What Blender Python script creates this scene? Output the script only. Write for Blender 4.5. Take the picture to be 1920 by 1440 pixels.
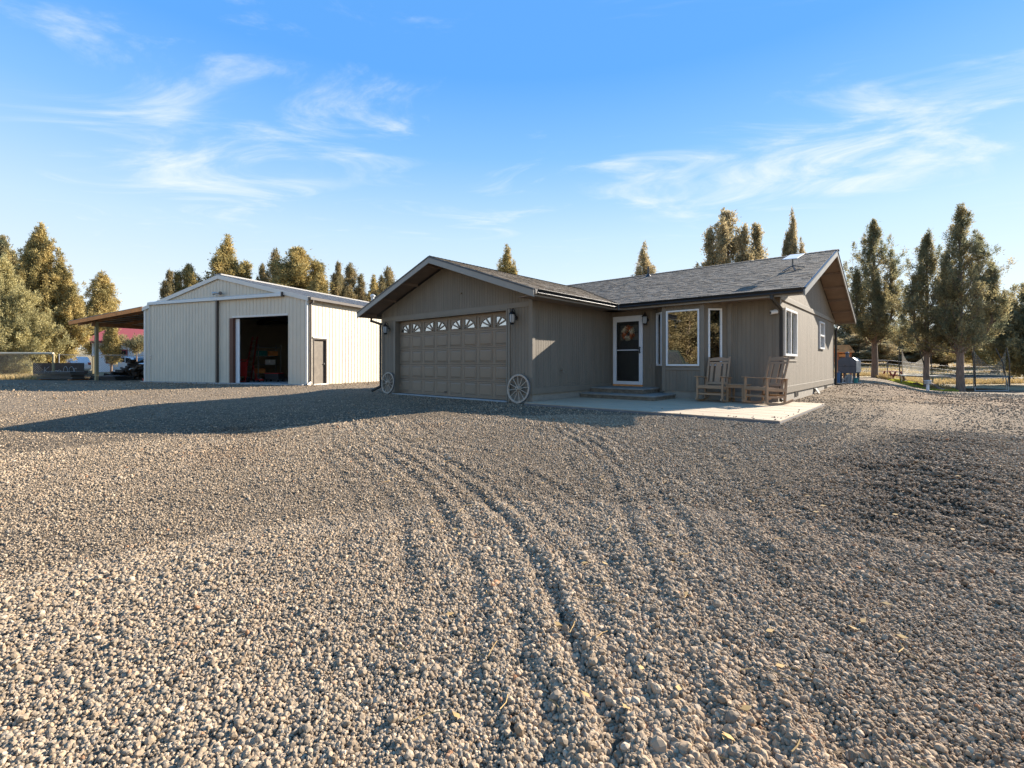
import bpy, bmesh, math, random
import numpy as np
from mathutils import Vector, Matrix

# ------------------------------------------------------------------ scene, camera, light
for o in list(bpy.data.objects):
    bpy.data.objects.remove(o)
SC = bpy.context.scene
COL = SC.collection
R = math.radians
YAW = R(41.4)
cam_d = bpy.data.cameras.new("camera")
cam_d.sensor_width = 36.0
cam_d.lens = 16.5
cam_d.shift_y = -0.0198
cam_d.clip_start = 0.05
cam_d.clip_end = 3000
cam = bpy.data.objects.new("camera", cam_d)
cam.location = (0, 0, 1.0)
cam.rotation_euler = (R(90), 0, YAW)
COL.objects.link(cam)
SC.camera = cam

SUN_AZ = math.atan2(0.62, 1.95)      # from +Y towards +X
SUN_EL = math.atan2(1.0, math.hypot(0.62, 1.95))
world = bpy.data.worlds.new("World")
SC.world = world
world.use_nodes = True
SKY_STRENGTH = 0.105
SUN_STRENGTH = 3.9
EXPOSURE = 1.86
sun_d = bpy.data.lights.new("sun", 'SUN')
sun_d.energy = SUN_STRENGTH
sun_d.angle = R(0.5)
sun_d.color = (1.0, 0.905, 0.78)
sun = bpy.data.objects.new("sun", sun_d)
sv = Vector((math.sin(SUN_AZ) * math.cos(SUN_EL), math.cos(SUN_AZ) * math.cos(SUN_EL), math.sin(SUN_EL)))
sun.rotation_euler = sv.to_track_quat('Z', 'Y').to_euler()
sun.location = sv * 60
COL.objects.link(sun)
SC.view_settings.view_transform = 'Standard'
SC.view_settings.look = 'None'
SC.view_settings.exposure = EXPOSURE
SC.view_settings.gamma = 1.0
SC.view_settings.use_curve_mapping = False
SC.cycles.max_bounces = 6
SC.cycles.diffuse_bounces = 3
SC.cycles.glossy_bounces = 3
SC.cycles.transparent_max_bounces = 8
SC.cycles.transmission_bounces = 4
SC.cycles.caustics_reflective = False
SC.cycles.caustics_refractive = False
SC.cycles.use_denoising = True


def N(nt, kind, **kw):
    n = nt.nodes.new(kind)
    for k, v in kw.items():
        setattr(n, k, v)
    return n


def build_world():
    nt = world.node_tree
    nt.nodes.clear()
    L = nt.links.new
    out = N(nt, 'ShaderNodeOutputWorld')
    bg = N(nt, 'ShaderNodeBackground')
    bg.inputs['Strength'].default_value = SKY_STRENGTH
    sky = N(nt, 'ShaderNodeTexSky', sky_type='NISHITA')
    sky.sun_disc = False
    sky.sun_elevation = SUN_EL
    sky.sun_rotation = SUN_AZ
    sky.altitude = 1000
    sky.air_density = 1.0
    sky.dust_density = 0.1
    sky.ozone_density = 2.2
    tc = N(nt, 'ShaderNodeTexCoord')
    sep = N(nt, 'ShaderNodeSeparateXYZ')
    L(tc.outputs['Generated'], sep.inputs[0])

    def math_(op, a, b=None, c=None):
        m = N(nt, 'ShaderNodeMath', operation=op)
        for i, x in enumerate((a, b, c)):
            if x is None:
                continue
            if isinstance(x, (int, float)):
                m.inputs[i].default_value = x
            else:
                L(x, m.inputs[i])
        return m.outputs[0]
    zc = math_('MAXIMUM', sep.outputs['Z'], 0.03)
    px = math_('DIVIDE', sep.outputs['X'], zc)
    py = math_('DIVIDE', sep.outputs['Y'], zc)
    cmb = N(nt, 'ShaderNodeCombineXYZ')
    L(px, cmb.inputs[0]); L(py, cmb.inputs[1])
    # wind-blown cirrus high up: streaks run along one heading
    mp = N(nt, 'ShaderNodeMapping')
    mp.inputs['Rotation'].default_value = (0, 0, -YAW + 0.12)
    L(cmb.outputs[0], mp.inputs['Vector'])
    mp2 = N(nt, 'ShaderNodeMapping')
    mp2.inputs['Scale'].default_value = (0.62, 1.15, 1)
    L(mp.outputs[0], mp2.inputs['Vector'])
    n1 = N(nt, 'ShaderNodeTexNoise')
    n1.inputs['Scale'].default_value = 1.5
    n1.inputs['Detail'].default_value = 10
    n1.inputs['Roughness'].default_value = 0.62
    n1.inputs['Distortion'].default_value = 1.6
    L(mp2.outputs[0], n1.inputs['Vector'])
    n2 = N(nt, 'ShaderNodeTexNoise')
    n2.inputs['Scale'].default_value = 0.55
    n2.inputs['Detail'].default_value = 3
    L(mp.outputs[0], n2.inputs['Vector'])

    def blob(cx, cy, rx, ry, amp):
        v = N(nt, 'ShaderNodeVectorMath', operation='SUBTRACT')
        v.inputs[1].default_value = (cx, cy, 0)
        L(cmb.outputs[0], v.inputs[0])
        s = N(nt, 'ShaderNodeVectorMath', operation='DIVIDE')
        s.inputs[1].default_value = (rx, ry, 1)
        L(v.outputs[0], s.inputs[0])
        d = N(nt, 'ShaderNodeVectorMath', operation='LENGTH')
        L(s.outputs[0], d.inputs[0])
        e = math_('MULTIPLY', d.outputs['Value'], d.outputs['Value'])
        e = math_('MULTIPLY', e, -1.0)
        e = math_('EXPONENT', e)
        return math_('MULTIPLY', e, amp)
    s = math_('MULTIPLY', n2.outputs['Fac'], 0.18)
    for b in ((-0.55, 2.85, 0.75, 0.75, 0.26), (0.3, 3.0, 0.7, 0.5, 0.14), (-2.55, 0.45, 1.0, 0.4, 0.13),
              (-3.1, 1.0, 1.2, 0.45, 0.22), (-2.0, 2.4, 0.8, 0.6, 0.14)):
        s = math_('ADD', s, blob(*b))
    s = math_('ADD', s, n1.outputs['Fac'])
    ramp = N(nt, 'ShaderNodeMapRange', interpolation_type='SMOOTHSTEP')
    ramp.inputs['From Min'].default_value = 0.66
    ramp.inputs['From Max'].default_value = 1.08
    ramp.inputs['To Max'].default_value = 0.85
    L(s, ramp.inputs['Value'])
    low = N(nt, 'ShaderNodeMapRange')
    low.inputs['From Min'].default_value = 0.02
    low.inputs['From Max'].default_value = 0.16
    L(sep.outputs['Z'], low.inputs['Value'])
    fac = math_('MULTIPLY', ramp.outputs[0], low.outputs[0])
    mix = N(nt, 'ShaderNodeMix', data_type='RGBA')
    L(fac, mix.inputs['Factor'])
    hue = N(nt, 'ShaderNodeHueSaturation')
    hue.inputs['Saturation'].default_value = 1.12
    L(sky.outputs[0], hue.inputs['Color'])
    # clear high-desert air: deep blue overhead paling evenly to the horizon all the way round
    gr = N(nt, 'ShaderNodeValToRGB')
    L(sep.outputs['Z'], gr.inputs[0])
    el = gr.color_ramp.elements
    stops = [(0.0, (2.55, 2.62, 2.62)), (0.13, (2.2, 2.48, 2.65)), (0.25, (1.62, 2.18, 2.68)), (0.32, (1.15, 1.86, 2.7)), (0.40, (0.68, 1.5, 2.7)), (0.52, (0.33, 1.12, 2.65)), (1.0, (0.32, 1.0, 2.35))]
    for k, (ps, c) in enumerate(stops):
        e = el[k] if k < 2 else el.new(ps)
        e.position = ps
        e.color = tuple(v / 4 for v in c) + (1,)
    gs = N(nt, 'ShaderNodeVectorMath', operation='SCALE')
    gs.inputs['Scale'].default_value = 4.0
    L(gr.outputs[0], gs.inputs[0])
    hm = N(nt, 'ShaderNodeMix', data_type='RGBA')
    hm.inputs['Factor'].default_value = 0.93
    L(hue.outputs[0], hm.inputs['A'])
    L(gs.outputs[0], hm.inputs['B'])
    L(hm.outputs['Result'], mix.inputs['A'])
    mix.inputs['B'].default_value = (2.65, 2.8, 2.95, 1)
    L(mix.outputs['Result'], bg.inputs['Color'])
    L(bg.outputs[0], out.inputs[0])


build_world()

# ------------------------------------------------------------------ helpers
CF = Vector((-math.sin(YAW), math.cos(YAW)))
CR = Vector((math.cos(YAW), math.sin(YAW)))


def place(lat, dep):
    """survey notes: lat metres to the side of and dep metres along the line of sight -> world x, y"""
    return (lat * CR.x + dep * CF.x, lat * CR.y + dep * CF.y)


def vnoise(x, y, seed=0):
    x = np.asarray(x, float); y = np.asarray(y, float)
    xi = np.floor(x).astype(np.int64); yi = np.floor(y).astype(np.int64)
    xf = x - xi; yf = y - yi
    xf = xf * xf * (3 - 2 * xf); yf = yf * yf * (3 - 2 * yf)

    def h(a, b):
        n = (a * 374761393 + b * 668265263 + seed * 982451653) & 0xFFFFFFFF
        n = ((n ^ (n >> 13)) * 1274126177) & 0xFFFFFFFF
        n = n ^ (n >> 16)
        return (n & 0xFFFF) / 65535.0
    return ((h(xi, yi) * (1 - xf) + h(xi + 1, yi) * xf) * (1 - yf)
            + (h(xi, yi + 1) * (1 - xf) + h(xi + 1, yi + 1) * xf) * yf)


def fbm(x, y, seed=0, o=4):
    r = 0; a = 0.5; s = 0
    for i in range(o):
        r = r + a * vnoise(np.asarray(x) * 2 ** i, np.asarray(y) * 2 ** i, seed + i * 17); s += a; a *= 0.5
    return r / s


def sst(a, b, x):
    t = np.clip((np.asarray(x, float) - a) / (b - a), 0, 1)
    return t * t * (3 - 2 * t)


def polydist(x, y, pts):
    """signed-ish distance to a polyline"""
    best = np.full(np.shape(x), 1e9); sg = np.zeros(np.shape(x))
    for (ax, ay), (bx, by) in zip(pts[:-1], pts[1:]):
        dx, dy = bx - ax, by - ay
        l2 = dx * dx + dy * dy
        t = np.clip(((x - ax) * dx + (y - ay) * dy) / l2, 0, 1)
        ex = x - (ax + t * dx); ey = y - (ay + t * dy)
        d = np.hypot(ex, ey)
        side = np.sign(dx * ey - dy * ex)
        m = d < best
        best = np.where(m, d, best); sg = np.where(m, side * d, sg)
    return sg


TRACK_A = [(-9.5, 5.6), (-7.6, 4.7), (-6.3, 4.0), (-4.4, 3.45), (-2.9, 2.8), (-1.76, 2.1), (-0.9, 1.35), (-0.3, 0.5)]
TRACK_B = [(-4.6, 6.6), (-3.2, 5.5), (-2.05, 4.2), (-1.1, 2.8), (-0.42, 1.95), (0.2, 0.9)]
TRACK_E = [(-2.6, 7.6), (-1.7, 5.6), (-0.95, 4.1), (-0.2, 2.7), (0.5, 1.4)]
TRACK_C = [(-0.75, 12.5), (-0.82, 10.4), (-0.98, 8.6), (-1.25, 7.0)]
TRACK_D = [(1.7, 12.5), (1.5, 10.3), (1.25, 8.0)]
PALE = [(-0.2, 15.0), (-0.15, 10.6), (-1.25, 6.6), (-1.55, 5.0), (-2.0, 3.6)]


def gz(x, y):
    x = np.asarray(x, float); y = np.asarray(y, float)
    z = -0.03 * np.clip(9 - y, 0, 14) * sst(-26, -15, x)
    z = z + 0.20 * np.exp(-((x + 1.9) / 1.9) ** 2 - ((y - 22.6) / 3.4) ** 2)
    z = z + 0.14 * np.exp(-((x + 1.3) / 1.1) ** 2 - ((y - 25.0) / 1.8) ** 2)
    z = z - 0.028 * np.clip(y - 15, 0, 25) * sst(-3.2, 0.8, x)
    dist = np.hypot(x, y)
    z = z + 0.027 * np.clip(dist - 52, 0, 500) * sst(-5, 40, y) + 0.9 * (fbm(x / 60, y / 60, 5) - 0.5) * sst(50, 110, dist)
    return z


def tilled(x, y):
    # loose brown soil turned up between the tracks
    u = (x - 0.05 - 0.03 * (y - 6.0)) / 0.85
    v = (y - 5.6) / 3.1
    return np.clip(1.15 - np.sqrt(u * u + v * v) + 1.5 * (fbm(x * 1.4, y * 1.9, 31) - 0.5), 0, 1) ** 0.8


def rut(x, y):
    dA = polydist(x, y, TRACK_A); dB = polydist(x, y, TRACK_B)
    dC = polydist(x, y, TRACK_C); dD = polydist(x, y, TRACK_D)
    w = 0.03 * (fbm(x * 3, y * 3, 9) - 0.5)
    irr = 0.25 + 1.5 * fbm(x * 0.9, y * 0.9, 55, 3)
    dE = polydist(x, y, TRACK_E)
    r = 0.0068 * irr * np.cos((dA + 3 * w) * 2 * np.pi / 0.19) * np.exp(-(dA / 0.9) ** 2)
    r = r + 0.0075 * irr * np.cos((dB + 4 * w) * 2 * np.pi / 0.17) * np.exp(-(dB / 0.5) ** 2)
    # single grooves, each broken up along its length, with stone pushed to one side
    for sd, (d, offs) in enumerate(((dA, (-0.95, -0.62, -0.33, -0.14, 0.12, 0.27, 0.52, 0.83)), (dB, (-0.55, -0.30, -0.05, 0.13, 0.44)), (dE, (-0.32, -0.08, 0.21)))):
        for k, o in enumerate(offs):
            amp = np.clip(2.4 * (fbm(x * 0.75 + 7 * k, y * 0.75 + 3 * sd, 200 + 13 * k + sd, 3) - 0.36), 0, 1)
            wd = 0.045 + 0.012 * ((k * 7 + sd * 3) % 4)
            e = d - o + 5 * w + 0.05 * (fbm(x * 1.3, y * 1.3, 300 + k, 2) - 0.5)
            r = r - 0.0155 * amp * np.exp(-(e / wd) ** 2) + 0.010 * amp * np.exp(-((e - 1.9 * wd) / wd) ** 2)
    r = r - 0.03 * np.exp(-((dC + w) / 0.09) ** 2) + 0.02 * np.exp(-((dC - 0.16) / 0.1) ** 2)
    r = r - 0.02 * np.exp(-((dD + w) / 0.1) ** 2)
    r = r + 0.030 * (fbm(x * 1.7, y * 1.7, 3) - 0.5) + 0.02 * (fbm(x * 6, y * 6, 4, 3) - 0.5)
    t = tilled(x, y)
    rows = np.cos((y + 0.35 * x + 0.35 * fbm(x * 2, y * 2, 8)) * 2 * np.pi / 0.30)
    r = r + t * (0.016 * rows + 0.045 * (fbm(x * 7, y * 7, 12, 3) - 0.5))
    return r


def near_mask(x, y):
    return sst(24, 14, np.hypot(np.asarray(x) + 3, np.asarray(y) - 6))


def flat_mask(x, y):
    """no relief under the slab, the house and the shed"""
    x = np.asarray(x, float); y = np.asarray(y, float)
    m = np.ones(x.shape)
    for (x0, x1, y0, y1) in ((-7.5, -1.7, 8.7, 13.45), (-14.1, -7.3, 9.0, 23), (-14.1, -2.6, 13.0, 22.6)):
        d = np.maximum(np.maximum(x0 - x, x - x1), np.maximum(y0 - y, y - y1))
        m = m * sst(0.0, 0.35, d)
    return m


def ground(x, y):
    return gz(x, y) + rut(x, y) * near_mask(x, y) * flat_mask(x, y)


def gh(x, y):
    return float(gz(x, y))


MATS = {}


def lin(c):
    return tuple(((v / 255) / 12.92 if v / 255 <= 0.04045 else ((v / 255 + 0.055) / 1.055) ** 2.4) for v in c)


def mat(name, col, rough=0.7, metal=0.0, var=0.12, vscale=6.0, bump=0.0, bscale=60.0, spec=0.5, stretch=(1, 1, 1),
        var2=0.0, attr=None, transl=0.0, coat=0.0, dirt=None, dirt_amt=0.0, dirt_scale=1.2):
    m = bpy.data.materials.new(name)
    m.use_nodes = True
    nt = m.node_tree
    nt.nodes.clear()
    L = nt.links.new
    out = N(nt, 'ShaderNodeOutputMaterial')
    b = N(nt, 'ShaderNodeBsdfPrincipled')
    b.inputs['Roughness'].default_value = rough
    b.inputs['Metallic'].default_value = metal
    b.inputs['Specular IOR Level'].default_value = spec
    b.inputs['Coat Weight'].default_value = coat
    tc = N(nt, 'ShaderNodeTexCoord')
    mp = N(nt, 'ShaderNodeMapping')
    mp.inputs['Scale'].default_value = stretch
    L(tc.outputs['Object'], mp.inputs[0])
    n = N(nt, 'ShaderNodeTexNoise')
    n.inputs['Scale'].default_value = vscale
    n.inputs['Detail'].default_value = 6
    L(mp.outputs[0], n.inputs['Vector'])
    mr = N(nt, 'ShaderNodeMapRange')
    mr.inputs['From Min'].default_value = 0.25
    mr.inputs['From Max'].default_value = 0.75
    mr.inputs['To Min'].default_value = 1 - var
    mr.inputs['To Max'].default_value = 1 + var
    L(n.outputs['Fac'], mr.inputs['Value'])
    cur = None
    mul = N(nt, 'ShaderNodeVectorMath', operation='SCALE')
    mul.inputs[0].default_value = col[:3]
    L(mr.outputs[0], mul.inputs['Scale'])
    cur = mul.outputs[0]
    if attr:
        at = N(nt, 'ShaderNodeAttribute')
        at.attribute_name = attr
        m2 = N(nt, 'ShaderNodeVectorMath', operation='MULTIPLY')
        L(cur, m2.inputs[0]); L(at.outputs['Color'], m2.inputs[1])
        cur = m2.outputs[0]
    if dirt:
        n3 = N(nt, 'ShaderNodeTexNoise')
        n3.inputs['Scale'].default_value = dirt_scale
        n3.inputs['Detail'].default_value = 7
        n3.inputs['Roughness'].default_value = 0.65
        L(mp.outputs[0], n3.inputs['Vector'])
        mr3 = N(nt, 'ShaderNodeMapRange')
        mr3.inputs['From Min'].default_value = 0.45
        mr3.inputs['From Max'].default_value = 0.75
        mr3.inputs['To Max'].default_value = dirt_amt
        L(n3.outputs['Fac'], mr3.inputs['Value'])
        mx = N(nt, 'ShaderNodeMix', data_type='RGBA')
        L(mr3.outputs[0], mx.inputs['Factor'])
        L(cur, mx.inputs['A'])
        mx.inputs['B'].default_value = (*dirt[:3], 1)
        cur = mx.outputs['Result']
    L(cur, b.inputs['Base Color'])
    if var2:
        mr2 = N(nt, 'ShaderNodeMapRange')
        mr2.inputs['To Min'].default_value = max(0.02, rough - var2)
        mr2.inputs['To Max'].default_value = min(1, rough + var2)
        L(n.outputs['Fac'], mr2.inputs['Value'])
        L(mr2.outputs[0], b.inputs['Roughness'])
    if bump:
        nb = N(nt, 'ShaderNodeTexNoise')
        nb.inputs['Scale'].default_value = bscale
        nb.inputs['Detail'].default_value = 5
        L(mp.outputs[0], nb.inputs['Vector'])
        bp = N(nt, 'ShaderNodeBump')
        bp.inputs['Strength'].default_value = bump
        bp.inputs['Distance'].default_value = 0.01
        L(nb.outputs['Fac'], bp.inputs['Height'])
        L(bp.outputs[0], b.inputs['Normal'])
    if transl:
        t = N(nt, 'ShaderNodeBsdfTranslucent')
        L(cur, t.inputs['Color'])
        ms = N(nt, 'ShaderNodeMixShader')
        ms.inputs[0].default_value = transl
        L(b.outputs[0], ms.inputs[1]); L(t.outputs[0], ms.inputs[2])
        L(ms.outputs[0], out.inputs[0])
    else:
        L(b.outputs[0], out.inputs[0])
    MATS[name] = m
    return m


def glass(name, refl=0.35, tint=(0.5, 0.55, 0.55), rough=0.0, wave=0.0):
    m = bpy.data.materials.new(name)
    m.use_nodes = True
    nt = m.node_tree
    nt.nodes.clear()
    L = nt.links.new
    out = N(nt, 'ShaderNodeOutputMaterial')
    g = N(nt, 'ShaderNodeBsdfGlossy')
    g.inputs['Roughness'].default_value = rough
    g.inputs['Color'].default_value = (0.95, 0.97, 1, 1)
    if wave:
        tc = N(nt, 'ShaderNodeTexCoord')
        nb = N(nt, 'ShaderNodeTexNoise')
        nb.inputs['Scale'].default_value = 2.5
        L(tc.outputs['Object'], nb.inputs['Vector'])
        bp = N(nt, 'ShaderNodeBump')
        bp.inputs['Strength'].default_value = wave
        bp.inputs['Distance'].default_value = 0.01
        L(nb.outputs['Fac'], bp.inputs['Height'])
        L(bp.outputs[0], g.inputs['Normal'])
    t = N(nt, 'ShaderNodeBsdfTransparent')
    t.inputs['Color'].default_value = (*tint, 1)
    fr = N(nt, 'ShaderNodeFresnel')
    fr.inputs['IOR'].default_value = 1.45
    ad = N(nt, 'ShaderNodeMath', operation='ADD')
    ad.inputs[1].default_value = refl
    ad.use_clamp = True
    L(fr.outputs[0], ad.inputs[0])
    ms = N(nt, 'ShaderNodeMixShader')
    L(ad.outputs[0], ms.inputs[0])
    L(t.outputs[0], ms.inputs[1]); L(g.outputs[0], ms.inputs[2])
    L(ms.outputs[0], out.inputs[0])
    MATS[name] = m
    return m


def emit(name, col, s):
    m = bpy.data.materials.new(name)
    m.use_nodes = True
    nt = m.node_tree
    nt.nodes.clear()
    out = N(nt, 'ShaderNodeOutputMaterial')
    e = N(nt, 'ShaderNodeEmission')
    e.inputs[0].default_value = (*col, 1); e.inputs[1].default_value = s
    nt.links.new(e.outputs[0], out.inputs[0])
    MATS[name] = m
    return m


def wm(o):
    m = o.matrix_basis.copy()
    if o.parent:
        m = wm(o.parent) @ m
    return m


def tag(o, label=None, cat=None, group=None, kind=None):
    if label: o['label'] = label
    if cat: o['category'] = cat
    if group: o['group'] = group
    if kind: o['kind'] = kind
    return o


def thing(name, label, cat, loc=(0, 0, 0), rz=0.0, group=None, rot=None):
    o = bpy.data.objects.new(name, None)
    o.empty_display_size = 0.2
    COL.objects.link(o)
    o.location = loc
    o.rotation_euler = rot if rot else (0, 0, rz)
    return tag(o, label, cat, group)


class MB:
    def __init__(self):
        self.v = []; self.f = []; self.t = []

    def add(self, vs, fs):
        k = len(self.v)
        self.v.extend(vs)
        self.f.extend([tuple(i + k for i in f) for f in fs])
        return self

    def box(self, x0, x1, y0, y1, z0, z1):
        return self.add([(x0, y0, z0), (x1, y0, z0), (x1, y1, z0), (x0, y1, z0), (x0, y0, z1), (x1, y0, z1), (x1, y1, z1), (x0, y1, z1)],
                        [(0, 3, 2, 1), (4, 5, 6, 7), (0, 1, 5, 4), (1, 2, 6, 5), (2, 3, 7, 6), (3, 0, 4, 7)])

    def bar(self, p0, p1, w, h, up=(0, 0, 1), w1=None, h1=None):
        p0 = Vector(p0); p1 = Vector(p1)
        d = (p1 - p0).normalized()
        up = Vector(up)
        if abs(d.dot(up)) > 0.999:
            up = Vector((0, 1, 0))
        s = d.cross(up).normalized()
        u = s.cross(d)
        w1 = w if w1 is None else w1
        h1 = h if h1 is None else h1
        vs = []
        for p, a, b in ((p0, w, h), (p1, w1, h1)):
            for i, j in ((-1, -1), (1, -1), (1, 1), (-1, 1)):
                vs.append(tuple(p + s * (i * a / 2) + u * (j * b / 2)))
        return self.add(vs, [(0, 1, 2, 3), (7, 6, 5, 4), (0, 4, 5, 1), (1, 5, 6, 2), (2, 6, 7, 3), (3, 7, 4, 0)])

    def tube(self, pts, rad, n=8, cap=True):
        pts = [Vector(p) for p in pts]
        if isinstance(rad, (int, float)):
            rad = [rad] * len(pts)
        k = len(self.v)
        prev = None
        for i, p in enumerate(pts):
            d = (pts[min(i + 1, len(pts) - 1)] - pts[max(i - 1, 0)]).normalized()
            if prev is None:
                a = Vector((0, 0, 1)) if abs(d.z) < 0.9 else Vector((1, 0, 0))
                s = d.cross(a).normalized()
            else:
                s = (prev - d * prev.dot(d))
                s = s.normalized() if s.length > 1e-6 else d.orthogonal().normalized()
            prev = s
            u = d.cross(s)
            for j in range(n):
                a = 2 * math.pi * j / n
                self.v.append(tuple(p + (s * math.cos(a) + u * math.sin(a)) * rad[i]))
        for i in range(len(pts) - 1):
            for j in range(n):
                a = k + i * n + j; b = k + i * n + (j + 1) % n
                self.f.append((a, b, b + n, a + n))
        if cap:
            self.f.append(tuple(k + j for j in range(n))[::-1])
            self.f.append(tuple(k + (len(pts) - 1) * n + j for j in range(n)))
        return self

    def lathe(self, prof, c=(0, 0, 0), n=16):
        k = len(self.v)
        for r, z in prof:
            for j in range(n):
                a = 2 * math.pi * j / n
                self.v.append((c[0] + r * math.cos(a), c[1] + r * math.sin(a), c[2] + z))
        for i in range(len(prof) - 1):
            for j in range(n):
                a = k + i * n + j; b = k + i * n + (j + 1) % n
                self.f.append((a, b, b + n, a + n))
        self.f.append(tuple(k + j for j in range(n))[::-1])
        self.f.append(tuple(k + (len(prof) - 1) * n + j for j in range(n)))
        return self

    def prism(self, poly, ext):
        n = len(poly)
        e = Vector(ext)
        vs = [tuple(p) for p in poly] + [tuple(Vector(p) + e) for p in poly]
        fs = [tuple(range(n))[::-1], tuple(range(n, 2 * n))]
        fs += [(i, (i + 1) % n, (i + 1) % n + n, i + n) for i in range(n)]
        return self.add(vs, fs)

    def ring(self, R0, R1, y0, y1, n=40, c=(0, 0, 0)):
        """flat ring in the xz plane"""
        k = len(self.v)
        for j in range(n):
            a = 2 * math.pi * j / n
            for (r, y) in ((R0, y0), (R1, y0), (R1, y1), (R0, y1)):
                self.v.append((c[0] + r * math.cos(a), c[1] + y, c[2] + r * math.sin(a)))
        for j in range(n):
            a = k + j * 4; b = k + ((j + 1) % n) * 4
            for i in range(4):
                self.f.append((a + i, b + i, b + (i + 1) % 4, a + (i + 1) % 4))
        return self

    def build(self, name, m, parent=None, world=False, smooth=False, bevel=0.0, col=None, kind=None, label=None):
        vs = self.v
        if world and parent is not None:
            inv = wm(parent).inverted()
            vs = [tuple(inv @ Vector(p)) for p in vs]
        me = bpy.data.meshes.new(name)
        me.from_pydata(vs, [], self.f)
        bm = bmesh.new(); bm.from_mesh(me)
        bmesh.ops.recalc_face_normals(bm, faces=bm.faces)
        bm.to_mesh(me); bm.free()
        if col is not None:
            a = me.color_attributes.new('tint', 'FLOAT_COLOR', 'POINT')
            a.data.foreach_set('color', np.asarray(col, np.float32).ravel())
        if smooth:
            me.polygons.foreach_set('use_smooth', [True] * len(me.polygons))
        o = bpy.data.objects.new(name, me)
        COL.objects.link(o)
        me.materials.append(MATS[m] if isinstance(m, str) else m)
        o.parent = parent
        if bevel:
            b = o.modifiers.new('bevel', 'BEVEL')
            b.width = bevel; b.segments = 2; b.limit_method = 'ANGLE'
        if smooth and not bevel:
            try:
                me.set_sharp_from_angle(angle=R(40))
            except Exception:
                pass
        if kind: o['kind'] = kind
        if label: o['label'] = label
        return o


def copy_tree(o, parent=None):
    c = o.copy()
    COL.objects.link(c)
    c.parent = parent
    for ch in list(o.children):
        copy_tree(ch, c)
    return c


def mesh_np(name, verts, tris, m, parent=None, tint=None):
    me = bpy.data.meshes.new(name)
    nv = len(verts); nf = len(tris)
    k = tris.shape[1]
    me.vertices.add(nv)
    me.vertices.foreach_set('co', np.ascontiguousarray(verts, np.float32).ravel())
    me.loops.add(nf * k)
    me.loops.foreach_set('vertex_index', np.ascontiguousarray(tris, np.int32).ravel())
    me.polygons.add(nf)
    me.polygons.foreach_set('loop_start', np.arange(0, nf * k, k, dtype=np.int32))
    me.polygons.foreach_set('loop_total', np.full(nf, k, np.int32))
    me.update(calc_edges=True)
    if tint is not None:
        a = me.color_attributes.new('tint', 'FLOAT_COLOR', 'POINT')
        a.data.foreach_set('color', np.ascontiguousarray(tint, np.float32).ravel())
    o = bpy.data.objects.new(name, me)
    COL.objects.link(o)
    me.materials.append(m)
    o.parent = parent
    return o


# ------------------------------------------------------------------ materials
SIDING = (0.200, 0.166, 0.122)
mat('siding', SIDING, rough=0.75, var=0.13, vscale=2.5, stretch=(3, 3, 0.35), bump=0.25, bscale=40, dirt=(0.125, 0.10, 0.07), dirt_amt=0.45, dirt_scale=1.5)
mat('trim', (0.203, 0.17, 0.127), rough=0.55, var=0.08, vscale=4, bump=0.08, bscale=50)
mat('fascia', (0.25, 0.228, 0.195), rough=0.35, var=0.06, vscale=5)
mat('soffit', (0.22, 0.16, 0.12), rough=0.7, var=0.12, vscale=4)
mat('foundation', (0.27, 0.235, 0.185), rough=0.85, var=0.15, vscale=5, bump=0.3, bscale=60)
mat('gutter', (0.016, 0.015, 0.014), rough=0.5, var=0.05, spec=0.6)
mat('downspout', (0.06, 0.054, 0.046), rough=0.75, spec=0.2, var=0.05)
mat('drip', (0.02, 0.022, 0.028), rough=0.3, var=0.05)
mat('shingle', (0.168, 0.140, 0.108), rough=0.95, var=0.35, vscale=45, bump=0.5, bscale=220, attr='tint')
mat('deck', (0.10, 0.09, 0.085), rough=0.9)
mat('garage_door', (0.245, 0.182, 0.122), rough=0.5, var=0.07, vscale=3, bump=0.06, bscale=90, dirt=(0.26, 0.18, 0.12), dirt_amt=0.3, dirt_scale=1.5)
mat('white_vinyl', (0.78, 0.78, 0.76), rough=0.35, var=0.03)
mat('white_paint', (0.72, 0.73, 0.74), rough=0.4, var=0.04, dirt=(0.5, 0.48, 0.44), dirt_amt=0.25)
mat('black_metal', (0.012, 0.012, 0.013), rough=0.35, var=0.1)
mat('dark_door', (0.03, 0.028, 0.027), rough=0.5, var=0.1)
mat('interior', (0.14, 0.12, 0.10), rough=0.8)
mat('blind', (0.66, 0.61, 0.52), rough=0.8)
mat('patio', (0.44, 0.34, 0.225), rough=0.8, var=0.14, vscale=3, stretch=(0.5, 4, 1), bump=0.35, bscale=30, dirt=(0.25, 0.2, 0.15), dirt_amt=0.6, dirt_scale=2.2)
mat('patio_edge', (0.16, 0.15, 0.145), rough=0.9, var=0.2, bump=0.4)
mat('step_top', (0.24, 0.22, 0.19), rough=0.85, var=0.2, vscale=5, bump=0.3)
mat('step_side', (0.17, 0.135, 0.095), rough=0.9, var=0.4, vscale=9, bump=0.9, bscale=25)
mat('apron', (0.42, 0.40, 0.37), rough=0.9, var=0.15, bump=0.3)
mat('shed_metal', (0.60, 0.525, 0.405), rough=0.42, var=0.04, vscale=1.5, dirt=(0.42, 0.37, 0.3), dirt_amt=0.3, dirt_scale=0.7)
mat('shed_trim', (0.66, 0.62, 0.55), rough=0.4, var=0.04)
mat('shed_roof', (0.26, 0.25, 0.24), rough=0.5, var=0.08)
mat('shed_brown', (0.11, 0.04, 0.022), rough=0.6)
mat('shed_gutter', (0.07, 0.055, 0.045), rough=0.4)
mat('door_grey', (0.135, 0.108, 0.078), rough=0.6, var=0.15, dirt=(0.24, 0.2, 0.15), dirt_amt=0.4, dirt_scale=3)
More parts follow.
